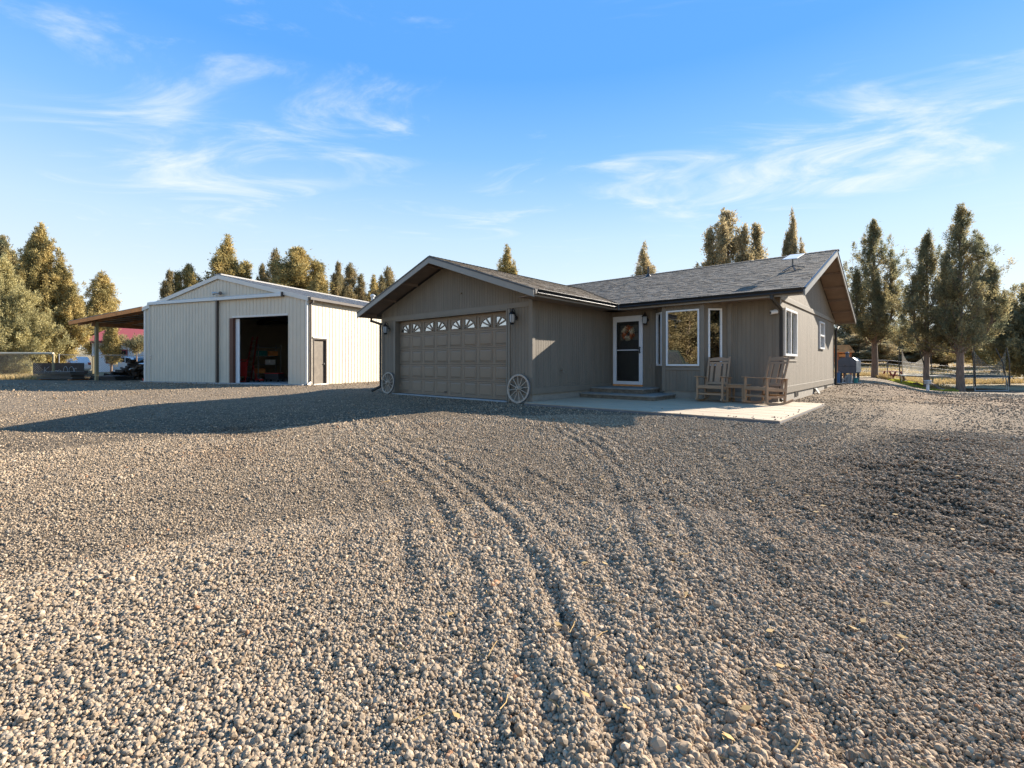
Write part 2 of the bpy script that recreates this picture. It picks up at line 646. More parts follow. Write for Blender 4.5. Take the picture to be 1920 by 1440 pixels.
mat('inside_metal', (0.55, 0.48, 0.38), rough=0.7, var=0.1)
mat('concrete', (0.38, 0.36, 0.33), rough=0.85, var=0.2, vscale=2, bump=0.2)
mat('timber', (0.72, 0.28, 0.08), rough=0.75, var=0.2, vscale=3, stretch=(1, 1, 1), bump=0.2)
mat('rafter', (0.30, 0.155, 0.075), rough=0.8, var=0.3, vscale=5)
mat('treated_post', (0.30, 0.245, 0.135), rough=0.8, var=0.15, vscale=3, stretch=(4, 4, 0.5), bump=0.2)
mat('dark_frame', (0.05, 0.035, 0.025), rough=0.8)
mat('poly_wood', (0.35, 0.22, 0.125), rough=0.6, var=0.1, vscale=5, bump=0.1)
mat('wheel_wood', (0.44, 0.36, 0.275), rough=0.8, var=0.2, vscale=14, bump=0.3)
mat('lamp_glass', (0.55, 0.56, 0.55), rough=0.2, var=0.05, transl=0.3)
mat('flower_orange', (0.75, 0.22, 0.06), rough=0.8, var=0.3, vscale=30)
mat('flower_cream', (0.85, 0.72, 0.52), rough=0.8, var=0.2, vscale=30)
mat('camera_white', (0.75, 0.75, 0.74), rough=0.35, var=0.03)
mat('dish_white', (0.85, 0.84, 0.82), rough=0.7, var=0.02)
mat('grey_metal', (0.16, 0.165, 0.17), rough=0.45, metal=0.4, var=0.12)
mat('galv', (0.42, 0.43, 0.43), rough=0.45, metal=0.5, var=0.1)
mat('smoker', (0.10, 0.10, 0.108), rough=0.45, metal=0.35, var=0.2, vscale=5, dirt=(0.16, 0.1, 0.07), dirt_amt=0.4)
mat('smoker_side', (0.42, 0.42, 0.42), rough=0.4, metal=0.5, var=0.1)
mat('blue_plastic', (0.05, 0.13, 0.24), rough=0.4)
mat('teal_plastic', (0.03, 0.22, 0.19), rough=0.4)
mat('red_paint', (0.30, 0.035, 0.025), rough=0.5, var=0.15)
mat('red_equip', (0.42, 0.03, 0.022), rough=0.4, var=0.1)
mat('orange_wood', (0.36, 0.12, 0.045), rough=0.7, var=0.2)
mat('rubber', (0.015, 0.015, 0.015), rough=0.8)
mat('chrome', (0.6, 0.6, 0.6), rough=0.25, metal=0.9)
mat('plywood', (0.145, 0.125, 0.10), rough=0.85, var=0.25, vscale=4, bump=0.2, dirt=(0.10, 0.09, 0.08), dirt_amt=0.5)
mat('board_dark', (0.05, 0.042, 0.036), rough=0.85, var=0.4, vscale=2.5)
mat('chalk', (0.45, 0.45, 0.44), rough=0.9)
mat('scrap', (0.055, 0.042, 0.032), rough=0.9, var=0.5, vscale=3)
mat('scrap_black', (0.02, 0.024, 0.026), rough=0.5, var=0.3)
mat('bark', (0.19, 0.135, 0.10), rough=0.95, var=0.45, vscale=9, stretch=(2.5, 2.5, 0.35), bump=1.0, bscale=30)
mat('cream_pipe', (0.62, 0.52, 0.36), rough=0.6, var=0.1)
mat('fence_steel', (0.36, 0.34, 0.31), rough=0.55, metal=0.2, var=0.15)
mat('wire', (0.25, 0.25, 0.24), rough=0.5, metal=0.4)
mat('tramp_pad', (0.025, 0.06, 0.075), rough=0.6)
mat('nbr_wall', (0.74, 0.75, 0.77), rough=0.7, var=0.05)
mat('nbr_roof', (0.42, 0.075, 0.05), rough=0.5, var=0.08)
mat('nbr_trim', (0.22, 0.035, 0.045), rough=0.6)
mat('car_white', (0.75, 0.75, 0.74), rough=0.25, coat=0.5, var=0.02)
mat('car_dark', (0.02, 0.028, 0.022), rough=0.5, spec=0.2, var=0.02)
mat('car_glass', (0.02, 0.025, 0.03), rough=0.05, var=0.02, spec=0.9)
mat('rock', (0.22, 0.20, 0.18), rough=0.95, var=0.3, bump=0.6)
mat('straw', (0.50, 0.37, 0.17), rough=0.9, var=0.3, vscale=0.8, transl=0.25)
mat('lawn', (0.42, 0.42, 0.07), rough=0.9, var=0.35, vscale=2, transl=0.3)
mat('litter', (0.40, 0.26, 0.10), rough=0.9, var=0.4, vscale=9)
mat('flag_blue', (0.03, 0.04, 0.12), rough=0.8)
glass('pane', 0.34, (0.35, 0.37, 0.36), wave=0.05)
glass('pane_sky', 0.42, (0.2, 0.22, 0.23))
glass('storm_glass', 0.02, (0.82, 0.84, 0.84))
emit('bulb', (1.0, 0.55, 0.2), 9.0)


def net_material():
    m = bpy.data.materials.new('net')
    m.use_nodes = True
    nt = m.node_tree
    nt.nodes.clear()
    L = nt.links.new
    out = N(nt, 'ShaderNodeOutputMaterial')
    d = N(nt, 'ShaderNodeBsdfDiffuse'); d.inputs[0].default_value = (0.55, 0.52, 0.46, 1)
    tl = N(nt, 'ShaderNodeBsdfTranslucent'); tl.inputs[0].default_value = (0.55, 0.52, 0.46, 1)
    t = N(nt, 'ShaderNodeBsdfTransparent')
    a = N(nt, 'ShaderNodeMixShader'); a.inputs[0].default_value = 0.5
    L(d.outputs[0], a.inputs[1]); L(tl.outputs[0], a.inputs[2])
    b = N(nt, 'ShaderNodeMixShader'); b.inputs[0].default_value = 0.24
    L(t.outputs[0], b.inputs[1]); L(a.outputs[0], b.inputs[2])
    L(b.outputs[0], out.inputs[0])
    MATS['net'] = m


net_material()


def leaf_material(name, green, gold, amt, transl=0.35):
    m = bpy.data.materials.new(name)
    m.use_nodes = True
    nt = m.node_tree
    nt.nodes.clear()
    L = nt.links.new
    out = N(nt, 'ShaderNodeOutputMaterial')
    tc = N(nt, 'ShaderNodeTexCoord')
    n = N(nt, 'ShaderNodeTexNoise')
    n.inputs['Scale'].default_value = 1.1
    n.inputs['Detail'].default_value = 4
    L(tc.outputs['Object'], n.inputs['Vector'])
    mr = N(nt, 'ShaderNodeMapRange')
    mr.inputs['From Min'].default_value = 0.35 + (0.5 - amt) * 0.3
    mr.inputs['From Max'].default_value = 0.62 + (0.5 - amt) * 0.3
    L(n.outputs['Fac'], mr.inputs['Value'])
    mx = N(nt, 'ShaderNodeMix', data_type='RGBA')
    mx.inputs['A'].default_value = (*green, 1)
    mx.inputs['B'].default_value = (*gold, 1)
    L(mr.outputs[0], mx.inputs['Factor'])
    g = N(nt, 'ShaderNodeNewGeometry')
    mr2 = N(nt, 'ShaderNodeMapRange')
    mr2.inputs['To Min'].default_value = 0.6
    mr2.inputs['To Max'].default_value = 1.4
    L(g.outputs['Random Per Island'], mr2.inputs['Value'])
    sc = N(nt, 'ShaderNodeVectorMath', operation='SCALE')
    L(mx.outputs['Result'], sc.inputs[0]); L(mr2.outputs[0], sc.inputs['Scale'])
    d = N(nt, 'ShaderNodeBsdfPrincipled')
    d.inputs['Roughness'].default_value = 0.75
    d.inputs['Specular IOR Level'].default_value = 0.2
    t = N(nt, 'ShaderNodeBsdfTranslucent')
    L(sc.outputs[0], d.inputs['Base Color']); L(sc.outputs[0], t.inputs['Color'])
    ms = N(nt, 'ShaderNodeMixShader'); ms.inputs[0].default_value = transl
    L(d.outputs[0], ms.inputs[1]); L(t.outputs[0], ms.inputs[2])
    L(ms.outputs[0], out.inputs[0])
    MATS[name] = m


leaf_material('leaf_gold', (0.25, 0.215, 0.09), (0.50, 0.385, 0.155), 0.62)
leaf_material('leaf_grey', (0.32, 0.295, 0.15), (0.50, 0.43, 0.20), 0.5)
leaf_material('leaf_dark', (0.185, 0.20, 0.125), (0.36, 0.29, 0.14), 0.5, 0.52)
leaf_material('leaf_field', (0.30, 0.26, 0.15), (0.48, 0.38, 0.21), 0.55, 0.5)
leaf_material('leaf_far', (0.19, 0.175, 0.095), (0.35, 0.27, 0.135), 0.55, 0.45)


def ground_material():
    m = bpy.data.materials.new('gravel_ground')
    m.use_nodes = True
    nt = m.node_tree
    nt.nodes.clear()
    L = nt.links.new
    out = N(nt, 'ShaderNodeOutputMaterial')
    b = N(nt, 'ShaderNodeBsdfPrincipled')
    b.inputs['Roughness'].default_value = 0.95
    b.inputs['Specular IOR Level'].default_value = 0.15
    at = N(nt, 'ShaderNodeAttribute'); at.attribute_name = 'tint'
    tc = N(nt, 'ShaderNodeTexCoord')
    v1 = N(nt, 'ShaderNodeTexVoronoi'); v1.inputs['Scale'].default_value = 34
    L(tc.outputs['Object'], v1.inputs['Vector'])
    v2 = N(nt, 'ShaderNodeTexVoronoi'); v2.inputs['Scale'].default_value = 15
    L(tc.outputs['Object'], v2.inputs['Vector'])
    n = N(nt, 'ShaderNodeTexNoise'); n.inputs['Scale'].default_value = 1.3; n.inputs['Detail'].default_value = 9
    n.inputs['Roughness'].default_value = 0.7
    L(tc.outputs['Object'], n.inputs['Vector'])
    sep = N(nt, 'ShaderNodeSeparateColor'); L(v1.outputs['Color'], sep.inputs[0])
    mr = N(nt, 'ShaderNodeMapRange'); mr.inputs['To Min'].default_value = 0.6; mr.inputs['To Max'].default_value = 1.42
    L(sep.outputs[0], mr.inputs['Value'])
    sep2 = N(nt, 'ShaderNodeSeparateColor'); L(v2.outputs['Color'], sep2.inputs[0])
    mrb = N(nt, 'ShaderNodeMapRange'); mrb.inputs['To Min'].default_value = 0.8; mrb.inputs['To Max'].default_value = 1.2
    L(sep2.outputs[1], mrb.inputs['Value'])
    mrn = N(nt, 'ShaderNodeMapRange'); mrn.inputs['From Min'].default_value = 0.3; mrn.inputs['From Max'].default_value = 0.7
    mrn.inputs['To Min'].default_value = 0.82; mrn.inputs['To Max'].default_value = 1.18
    L(n.outputs['Fac'], mrn.inputs['Value'])
    p = N(nt, 'ShaderNodeMath', operation='MULTIPLY'); L(mr.outputs[0], p.inputs[0]); L(mrb.outputs[0], p.inputs[1])
    p2 = N(nt, 'ShaderNodeMath', operation='MULTIPLY'); L(p.outputs[0], p2.inputs[0]); L(mrn.outputs[0], p2.inputs[1])
    sc = N(nt, 'ShaderNodeVectorMath', operation='SCALE')
    L(at.outputs['Color'], sc.inputs[0]); L(p2.outputs[0], sc.inputs['Scale'])
    L(sc.outputs[0], b.inputs['Base Color'])
    bp = N(nt, 'ShaderNodeBump'); bp.inputs['Strength'].default_value = 0.9; bp.inputs['Distance'].default_value = 0.03
    bp.invert = True
    L(v1.outputs['Distance'], bp.inputs['Height'])
    bp2 = N(nt, 'ShaderNodeBump'); bp2.inputs['Strength'].default_value = 0.7; bp2.inputs['Distance'].default_value = 0.06
    bp2.invert = True
    L(v2.outputs['Distance'], bp2.inputs['Height'])
    L(bp.outputs[0], bp2.inputs['Normal'])
    n5 = N(nt, 'ShaderNodeTexNoise'); n5.inputs['Scale'].default_value = 5.5; n5.inputs['Detail'].default_value = 6
    n5.inputs['Roughness'].default_value = 0.75
    L(tc.outputs['Object'], n5.inputs['Vector'])
    bp3 = N(nt, 'ShaderNodeBump'); bp3.inputs['Strength'].default_value = 0.55; bp3.inputs['Distance'].default_value = 0.12
    L(n5.outputs['Fac'], bp3.inputs['Height']); L(bp2.outputs[0], bp3.inputs['Normal'])
    L(bp3.outputs[0], b.inputs['Normal'])
    L(b.outputs[0], out.inputs[0])
    MATS['ground'] = m


ground_material()


def stone_material():
    m = bpy.data.materials.new('stone')
    m.use_nodes = True
    nt = m.node_tree
    nt.nodes.clear()
    L = nt.links.new
    out = N(nt, 'ShaderNodeOutputMaterial')
    b = N(nt, 'ShaderNodeBsdfPrincipled')
    b.inputs['Roughness'].default_value = 0.9
    b.inputs['Specular IOR Level'].default_value = 0.2
    at = N(nt, 'ShaderNodeAttribute'); at.attribute_type = 'INSTANCER'; at.attribute_name = 'scol'
    tc = N(nt, 'ShaderNodeTexCoord')
    n = N(nt, 'ShaderNodeTexNoise'); n.inputs['Scale'].default_value = 2.2; n.inputs['Detail'].default_value = 4
    L(tc.outputs['Object'], n.inputs['Vector'])
    mr = N(nt, 'ShaderNodeMapRange'); mr.inputs['To Min'].default_value = 0.75; mr.inputs['To Max'].default_value = 1.25
    L(n.outputs['Fac'], mr.inputs['Value'])
    sc = N(nt, 'ShaderNodeVectorMath', operation='SCALE')
    L(at.outputs['Vector'], sc.inputs[0]); L(mr.outputs[0], sc.inputs['Scale'])
    L(sc.outputs[0], b.inputs['Base Color'])
    L(b.outputs[0], out.inputs[0])
    MATS['stone'] = m


stone_material()

# ------------------------------------------------------------------ ground
GRAVEL = np.array([0.246, 0.188, 0.127])
SOIL = np.array([0.135, 0.086, 0.050])
PALE_C = np.array([0.34, 0.255, 0.170])
STRAW = np.array([0.44, 0.345, 0.20])
LAWN_C = np.array([0.13, 0.16, 0.035])


def soil_colour(x, y):
    """true colour of the ground: gravel, bare soil, packed track, dry field"""
    c = np.broadcast_to(GRAVEL, x.shape + (3,)).copy()
    lat = x * CR.x + y * CR.y; dep = x * CF.x + y * CF.y

    def mixin(w, col):
        w = np.clip(w, 0, 1)[..., None]
        return c * (1 - w) + col * w
    n = fbm(x * 0.8, y * 0.8, 71)
    brown = sst(-1.6, -0.2, x + 0.5 * (n - 0.5)) * (1 - sst(24, 28, y)) * sst(0.5, 2.0, y)
    c = mixin(0.85 * brown * (0.5 + n), np.array([0.25, 0.172, 0.104]))
    pale = np.exp(-(polydist(x, y, PALE) / 0.6) ** 2) * 0.5 * sst(5, 9, y) + 0.35 * sst(10, 12, y) * (1 - sst(13, 17, y)) * sst(-2.3, -0.5, x) * (1 - sst(2.5, 5, x))
    c = mixin(pale * (0.5 + n), PALE_C)
    c = mixin(tilled(x, y) * 0.8, SOIL)
    c = mixin(0.8 * np.exp(-((x + 9.0) / 0.9) ** 2 - ((y - 3.0) / 0.55) ** 2) * (0.4 + 1.2 * n), SOIL)
    c = mixin(0.6 * np.exp(-((x + 7.0) / 0.8) ** 2 - ((y - 2.2) / 0.5) ** 2) * (0.3 + 1.2 * n), SOIL * 1.3)
    c = mixin(0.7 * np.exp(-((x + 6.6) / 0.35) ** 2 - ((y - 5.4) / 0.3) ** 2), SOIL * 1.3)
    c = mixin(0.55 * sst(15, 22, y) * (1 - sst(27, 30, y)) * sst(-3, -2, x) * (1 - sst(2, 4, x)) * (0.4 + n), SOIL * 1.25)
    field = sst(42, 46, y + 3 * (n - 0.5)) * sst(-9, -6, x)
    field = np.maximum(field, sst(24, 26.5, y) * (1 - sst(-6, -4, x)) * sst(-16, -12, x))
    left = sst(29.5, 31.5, dep + 3 * (n - 0.5)) * (1 - sst(-24.5, -22, lat))
    left = np.maximum(left, sst(60, 70, np.hypot(x, y)))
    back = sst(33, 38, dep) * (1 - sst(-9, -6, x))
    c = mixin(np.maximum(np.maximum(field, left), back), STRAW * (0.85))
    return c


def build_ground():
    def axis(a, b, step, far, grow=1.13):
        core = list(np.arange(a, b + 1e-6, step))
        s = step; p = a; lo = []
        while p > -far:
            s *= grow; p -= s; lo.append(p)
        s = step; p = b; hi = []
        while p < far:
            s *= grow; p += s; hi.append(p)
        return np.array(lo[::-1] + core + hi)
    xs = axis(-12.0, 4.5, 0.07, 900)
    ys = axis(0.0, 27.0, 0.07, 900)
    X, Y = np.meshgrid(xs, ys)
    Z = ground(X, Y)
    # very slight unevenness everywhere, none under the buildings
    Z = Z + 0.06 * (fbm(X / 3, Y / 3, 44) - 0.5) * sst(16, 24, np.hypot(X, Y)) * flat_mask(X, Y)
    Z = Z + 0.07 * (fbm(X * 2.2, Y * 2.2, 61) - 0.5) * sst(14, 18, Y) * (1 - sst(26, 30, Y)) * sst(-2.7, -2.0, X) * (1 - sst(3.5, 5, X))
    nx, ny = len(xs), len(ys)
    V = np.stack([X.ravel(), Y.ravel(), Z.ravel()], 1)
    idx = np.arange(nx * ny).reshape(ny, nx)
    F = np.stack([idx[:-1, :-1].ravel(), idx[:-1, 1:].ravel(), idx[1:, 1:].ravel(), idx[1:, :-1].ravel()], 1)
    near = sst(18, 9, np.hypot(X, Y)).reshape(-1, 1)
    c = soil_colour(X, Y).reshape(-1, 3) * (1 - 0.38 * near)      # darkened close by: shade in the gaps between stones, painted into the colour
    col = np.concatenate([c, np.ones((len(c), 1))], 1)
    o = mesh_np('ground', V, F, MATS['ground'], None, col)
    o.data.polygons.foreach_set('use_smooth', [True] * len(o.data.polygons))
    tag(o, 'sunlit grey tan gravel yard running out to dry straw field', None, None, 'structure')


build_ground()


def build_gravel():
    rng = np.random.default_rng(7)

    def sector(n, r0, r1, power):
        # n stones between r0 and r1 metres, denser close by
        u = rng.random(n)
        a = 2 - power
        r = (r0 ** a + u * (r1 ** a - r0 ** a)) ** (1 / a)
        t = np.radians(rng.uniform(-57, 57, n))
        lat = r * np.sin(t); dep = r * np.cos(t)
        return lat * CR.x + dep * CF.x, lat * CR.y + dep * CF.y, r
    xs, ys, rs = [], [], []
    for n, r0, r1, pw in ((215000, 0.9, 4.0, 0.5), (225000, 3.6, 9.5, 0.6), (60000, 8.5, 17.0, 1.2), (45000, 15.0, 34.0, 1.5)):
        a, b, c = sector(n, r0, r1, pw)
        xs.append(a); ys.append(b); rs.append(c)
    x = np.concatenate(xs); y = np.concatenate(ys); r = np.concatenate(rs)
    keep = np.ones(len(x), bool)
    for (x0, x1, y0, y1) in ((-7.42, -1.77, 8.76, 13.4), (-14.05, -7.36, 9.1, 23), (-14.05, -2.68, 13.0, 22.5), (-13.3, -8.2, 8.95, 9.3)):
        keep &= ~((x > x0) & (x < x1) & (y > y0) & (y < y1))
    slab = (x > -7.36) & (x < -1.84) & (y > 8.82) & (y < 11.2)
    keep |= slab & (rng.random(len(x)) < 0.05 * np.exp(-np.minimum(y - 8.8, -1.82 - x) / 0.18))
    pale = np.exp(-(polydist(x, y, PALE) / 0.6) ** 2)
    till = tilled(x, y)
    coarse = np.exp(-(polydist(x, y, TRACK_B) / 0.8) ** 2) + np.exp(-(polydist(x, y, TRACK_A) / 0.7) ** 2)
    keep &= rng.random(len(x)) > 0.5 * pale * sst(6, 9, y)
    x, y, r, pale, till, coarse, slab = [a[keep] for a in (x, y, r, pale, till, coarse, slab)]
    n = len(x)
    fines = fbm(x * 0.9, y * 0.9, 91, 4)
    size = 0.0047 * np.exp(rng.normal(0, 0.31, n)) * (0.66 + 0.68 * fines) * (1 + 0.30 * coarse) * (1 - 0.4 * pale * sst(6, 9, y)) * (1 + 0.25 * till)
    size *= 1 + 0.55 * sst(3.5, 10, r)
    size *= 1 + 1.3 * sst(14, 30, r)
    size = np.clip(size, 0.0035, 0.030)
    big = rng.random(n) < 0.003
    size[big] *= 1.45
    z = ground(x, y) + size * rng.uniform(-0.3, 1.15, n)
    z = np.where(slab, 0.051 + size * 0.5, z)
    V = np.stack([x, y, z], 1)
    rot = rng.uniform(0, 2 * np.pi, (n, 3)); rot[:, 0] = rng.normal(0, 0.7, n); rot[:, 1] = rng.normal(0, 0.7, n)
    scl = size[:, None] * np.stack([rng.uniform(1.0, 1.5, n), rng.uniform(0.85, 1.2, n), rng.uniform(0.65, 1.0, n)], 1)
    base = soil_colour(x, y)
    lum = np.exp(rng.normal(0.10, 0.24, n))[:, None]
    warm = rng.normal(0, 1, n)[:, None] * np.array([0.03, 0.0, -0.035])
    colr = (base * 0.6 + GRAVEL * 0.4) * 1.12 * lum * (1 + warm)
    red = rng.random(n) < 0.006
    colr[red] *= np.array([1.15, 0.82, 0.66])
    colr = np.clip(colr, 0.03, 0.75)
    me = bpy.data.meshes.new('gravel')
    me.vertices.add(n)
    me.vertices.foreach_set('co', V.astype(np.float32).ravel())
    for nm, arr in (('rot', rot), ('scl', scl), ('scol', colr)):
        a = me.attributes.new(nm, 'FLOAT_VECTOR', 'POINT')
        a.data.foreach_set('vector', np.ascontiguousarray(arr, np.float32).ravel())
    a = me.attributes.new('pick', 'INT', 'POINT')
    a.data.foreach_set('value', rng.integers(0, 7, n).astype(np.int32))
    o = bpy.data.objects.new('gravel', me)
    COL.objects.link(o)
    me.materials.append(MATS['stone'])
    ng = bpy.data.node_groups.new('gravel_stones', 'GeometryNodeTree')
    ng.interface.new_socket('Geometry', in_out='INPUT', socket_type='NodeSocketGeometry')
    ng.interface.new_socket('Geometry', in_out='OUTPUT', socket_type='NodeSocketGeometry')
    L = ng.links.new
    gi = N(ng, 'NodeGroupInput'); go = N(ng, 'NodeGroupOutput')
    join = N(ng, 'GeometryNodeJoinGeometry')
    for k in range(7):
        ico = N(ng, 'GeometryNodeMeshIcoSphere')
        ico.inputs['Radius'].default_value = 1.0
        ico.inputs['Subdivisions'].default_value = 2
        nz = N(ng, 'ShaderNodeTexNoise', noise_dimensions='4D')
        nz.inputs['W'].default_value = k * 3.7
        nz.inputs['Scale'].default_value = 1.15
        nz.inputs['Detail'].default_value = 1.5
        pos = N(ng, 'GeometryNodeInputPosition')
        L(pos.outputs[0], nz.inputs['Vector'])
        sub = N(ng, 'ShaderNodeVectorMath', operation='SUBTRACT')
        sub.inputs[1].default_value = (0.5, 0.5, 0.5)
        L(nz.outputs['Color'], sub.inputs[0])
        sc = N(ng, 'ShaderNodeVectorMath', operation='SCALE')
        sc.inputs['Scale'].default_value = 1.25
        L(sub.outputs[0], sc.inputs[0])
        sp = N(ng, 'GeometryNodeSetPosition')
        L(ico.outputs['Mesh'], sp.inputs['Geometry']); L(sc.outputs[0], sp.inputs['Offset'])
        sm = N(ng, 'GeometryNodeSetMaterial'); sm.inputs['Material'].default_value = MATS['stone']
        L(sp.outputs[0], sm.inputs['Geometry'])
        g2 = N(ng, 'GeometryNodeGeometryToInstance')
        L(sm.outputs[0], g2.inputs[0])
        L(g2.outputs[0], join.inputs[0])

    def named(nm, dt):
        a = N(ng, 'GeometryNodeInputNamedAttribute', data_type=dt)
        a.inputs['Name'].default_value = nm
        return a.outputs['Attribute']
    iop = N(ng, 'GeometryNodeInstanceOnPoints')
    L(gi.outputs[0], iop.inputs['Points']); L(join.outputs[0], iop.inputs['Instance'])
    iop.inputs['Pick Instance'].default_value = True
    L(named('pick', 'INT'), iop.inputs['Instance Index'])
    e2r = N(ng, 'FunctionNodeEulerToRotation')
    L(named('rot', 'FLOAT_VECTOR'), e2r.inputs[0]); L(e2r.outputs[0], iop.inputs['Rotation'])
    L(named('scl', 'FLOAT_VECTOR'), iop.inputs['Scale'])
    L(iop.outputs[0], go.inputs[0])
    md = o.modifiers.new('stones', 'NODES'); md.node_group = ng
    tag(o, 'loose crushed stones strewn over the gravel yard', 'gravel', None, 'stuff')


build_gravel()
# ------------------------------------------------------------------ house
HX0, HX1 = -13.99, -7.39         # garage wing, left and right wall
GY = 9.15                        # garage front
MY = 13.08                       # main front wall
EX = -2.72                       # gable end wall
BY = 22.3                        # back wall
SLOPE = 0.345
OV = 0.56
EAVE_Z = 2.75
Z0 = 0.255                       # bottom of the siding
house = thing('ranch_house', 'low brown ranch house with attached garage and grey shingle roof', 'house', (-8.4, 13.0, 0))


def panel_profile(a, b, pitch, phase, kind):
    """points (s, d) across one sheet"""
    pts = [(a, 0.0)]
    k = math.ceil((a - phase) / pitch)
    s = phase + k * pitch
    while s < b - 0.004:
        if s > a + 0.02 and s < b - 0.02:
            if kind == 'groove':
                pts += [(s - 0.0045, 0.0), (s - 0.003, -0.005), (s + 0.003, -0.005), (s + 0.0045, 0.0)]
            else:
                pts += [(s - 0.020, 0.0), (s - 0.009, 0.016), (s + 0.009, 0.016), (s + 0.020, 0.0)]
        s += pitch
    pts.append((b, 0.0))
    return pts


def sheet(mb, O, u, n, a, b, z0, ztop, pitch, phase, kind, t=0.014):
    """one profiled sheet; ztop is a number or a function of s"""
    pr = panel_profile(a, b, pitch, phase, kind)
    O = Vector(O); u = Vector(u); n = Vector(n)
    zt = ztop if callable(ztop) else (lambda s: ztop)
    zb = z0 if callable(z0) else (lambda s: z0)
    k = len(mb.v)
    m = len(pr)
    for s, d in pr:
        for dd, z in ((d, zb(s)), (d, zt(s)), (-t, zb(s)), (-t, zt(s))):
            p = O + u * s + n * dd
            mb.v.append((p.x, p.y, z))
    for i in range(m - 1):
        a0 = k + 4 * i; b0 = a0 + 4
        mb.f += [(a0, b0, b0 + 1, a0 + 1), (a0 + 2, a0 + 3, b0 + 3, b0 + 2), (a0 + 1, b0 + 1, b0 + 3, a0 + 3), (a0, a0 + 2, b0 + 2, b0)]
    e = k + 4 * (m - 1)
    mb.f += [(k, k + 1, k + 3, k + 2), (e, e + 2, e + 3, e + 1)]


def wall(parent, name, m, O, u, n, length, z0, ztop, width, pitch, kind, openings=(), world=True, seams=None, gap=0.0015):
    """sheets side by side, cut round the openings (s0, s1, z0, z1)"""
    cuts = [0.0]
    s = width
    while s < length - 0.15:
        cuts.append(s); s += width
    cuts.append(length)
    zt = ztop if callable(ztop) else (lambda s: ztop)
    for a, b in zip(cuts[:-1], cuts[1:]):
        mb = MB()
        br = sorted({a, b, *[q for o in openings for q in o[:2] if a < q < b]})
        ridge = [q for q in (getattr(zt, 'peak', None),) if q is not None and a < q < b]
        br = sorted(set(br) | set(ridge))
        for c, d in zip(br[:-1], br[1:]):
            mid = (c + d) / 2
            spans = [(z0, None)]
            for (o0, o1, oz0, oz1) in openings:
                if o0 - 1e-6 <= mid <= o1 + 1e-6:
                    ns = []
                    for lo, hi in spans:
                        if oz0 > lo + 0.01:
                            ns.append((lo, oz0))
                        ns.append((oz1, hi))
                    spans = ns
            for lo, hi in spans:
                if hi is None and zt(mid) - lo < 0.01:
                    continue
                sheet(mb, O, u, n, c + (gap if c == a else 0), d - (gap if d == b else 0), lo, zt if hi is None else hi, pitch, 0.05, kind)
        if mb.v:
            mb.build(name, m, parent, world=world)


def garage_top(s):
    x = HX1 - s if False else HX0 + s
    return 2.66 + SLOPE * (OV + min(x - HX0, HX1 - x)) - 0.10


garage_top.peak = (HX1 - HX0) / 2
DOOR_X0, DOOR_X1, DOOR_Z1 = -13.22, -8.25, 2.436
# garage front
wall(house, 'siding_panel', 'siding', (HX0, GY, 0), (1, 0, 0), (0, -1, 0), HX1 - HX0, Z0 - 0.02, garage_top, 1.22, 0.1016, 'groove',
     [(DOOR_X0 - HX0, DOOR_X1 - HX0, -1, DOOR_Z1)])
# garage side wall that looks onto the patio, hidden far side
wall(house, 'siding_panel', 'siding', (HX1, GY, 0), (0, 1, 0), (1, 0, 0), MY - GY, Z0, 2.66, 1.22, 0.1016, 'groove')
wall(house, 'siding_panel', 'siding', (HX0, BY, 0), (0, -1, 0), (-1, 0, 0), BY - GY, Z0, 2.66, 2.44, 0.2032, 'groove')
# main front wall (door, bay opening)
BAYX0, BAYX1, BAYP, BAYS = -5.95, -3.947, 0.46, 0.477
FD0, FD1, FDZ0, FDZ1 = -7.30, -6.32, 0.37, 2.45
wall(house, 'siding_panel', 'siding', (HX1, MY, 0), (1, 0, 0), (0, -1, 0), EX - HX1, Z0, 2.66, 1.22, 0.1016, 'groove',
     [(FD0 - HX1, FD1 - HX1, Z0 - 0.02, FDZ1), (BAYX0 - HX1, BAYX1 - HX1, Z0 - 0.02, 2.6)])


# end wall under the gable
def end_top(s):
    y = MY + s
    return 2.66 + SLOPE * (OV + min(y - MY, BY - y)) - 0.10


end_top.peak = (BY - MY) / 2
W1 = (13.55, 15.03, 1.20, 2.43)
W2 = (18.8, 19.75, 1.50, 2.44)
wall(house, 'siding_panel', 'siding', (EX, MY, 0), (0, 1, 0), (1, 0, 0), BY - MY, Z0, end_top, 1.22, 0.1016, 'groove',
     [(W1[0] - MY, W1[1] - MY, W1[2], W1[3]), (W2[0] - MY, W2[1] - MY, W2[2], W2[3])])
wall(house, 'siding_panel', 'siding', (EX, BY, 0), (-1, 0, 0), (0, 1, 0), EX - HX0, Z0, 2.66, 2.44, 0.2032, 'groove')

# the bay: three faces
b0 = (BAYX0, MY); b1 = (BAYX0 + BAYS, MY - BAYP); b2 = (BAYX1 - BAYS, MY - BAYP); b3 = (BAYX1, MY)
PW = (-5.41, -4.50, 0.94, 2.46)
wall(house, 'bay_panel', 'siding', (b1[0], b1[1], 0), (1, 0, 0), (0, -1, 0), b2[0] - b1[0], Z0, 2.60, 1.22, 0.1016, 'groove',
     [(PW[0] - b1[0], PW[1] - b1[0], PW[2], PW[3])])
SL = math.hypot(BAYS, BAYP)
ul = Vector((BAYS, -BAYP, 0)) / SL; nl = Vector((-BAYP, -BAYS, 0)) / SL
ur = Vector((BAYS, BAYP, 0)) / SL; nr = Vector((BAYP, -BAYS, 0)) / SL
SW = (0.15, 0.52)
wall(house, 'bay_panel', 'siding', (b0[0], b0[1], 0), ul, nl, SL, Z0, 2.60, 1.22, 0.1016, 'groove', [(SL - SW[1], SL - SW[0], PW[2], PW[3])])
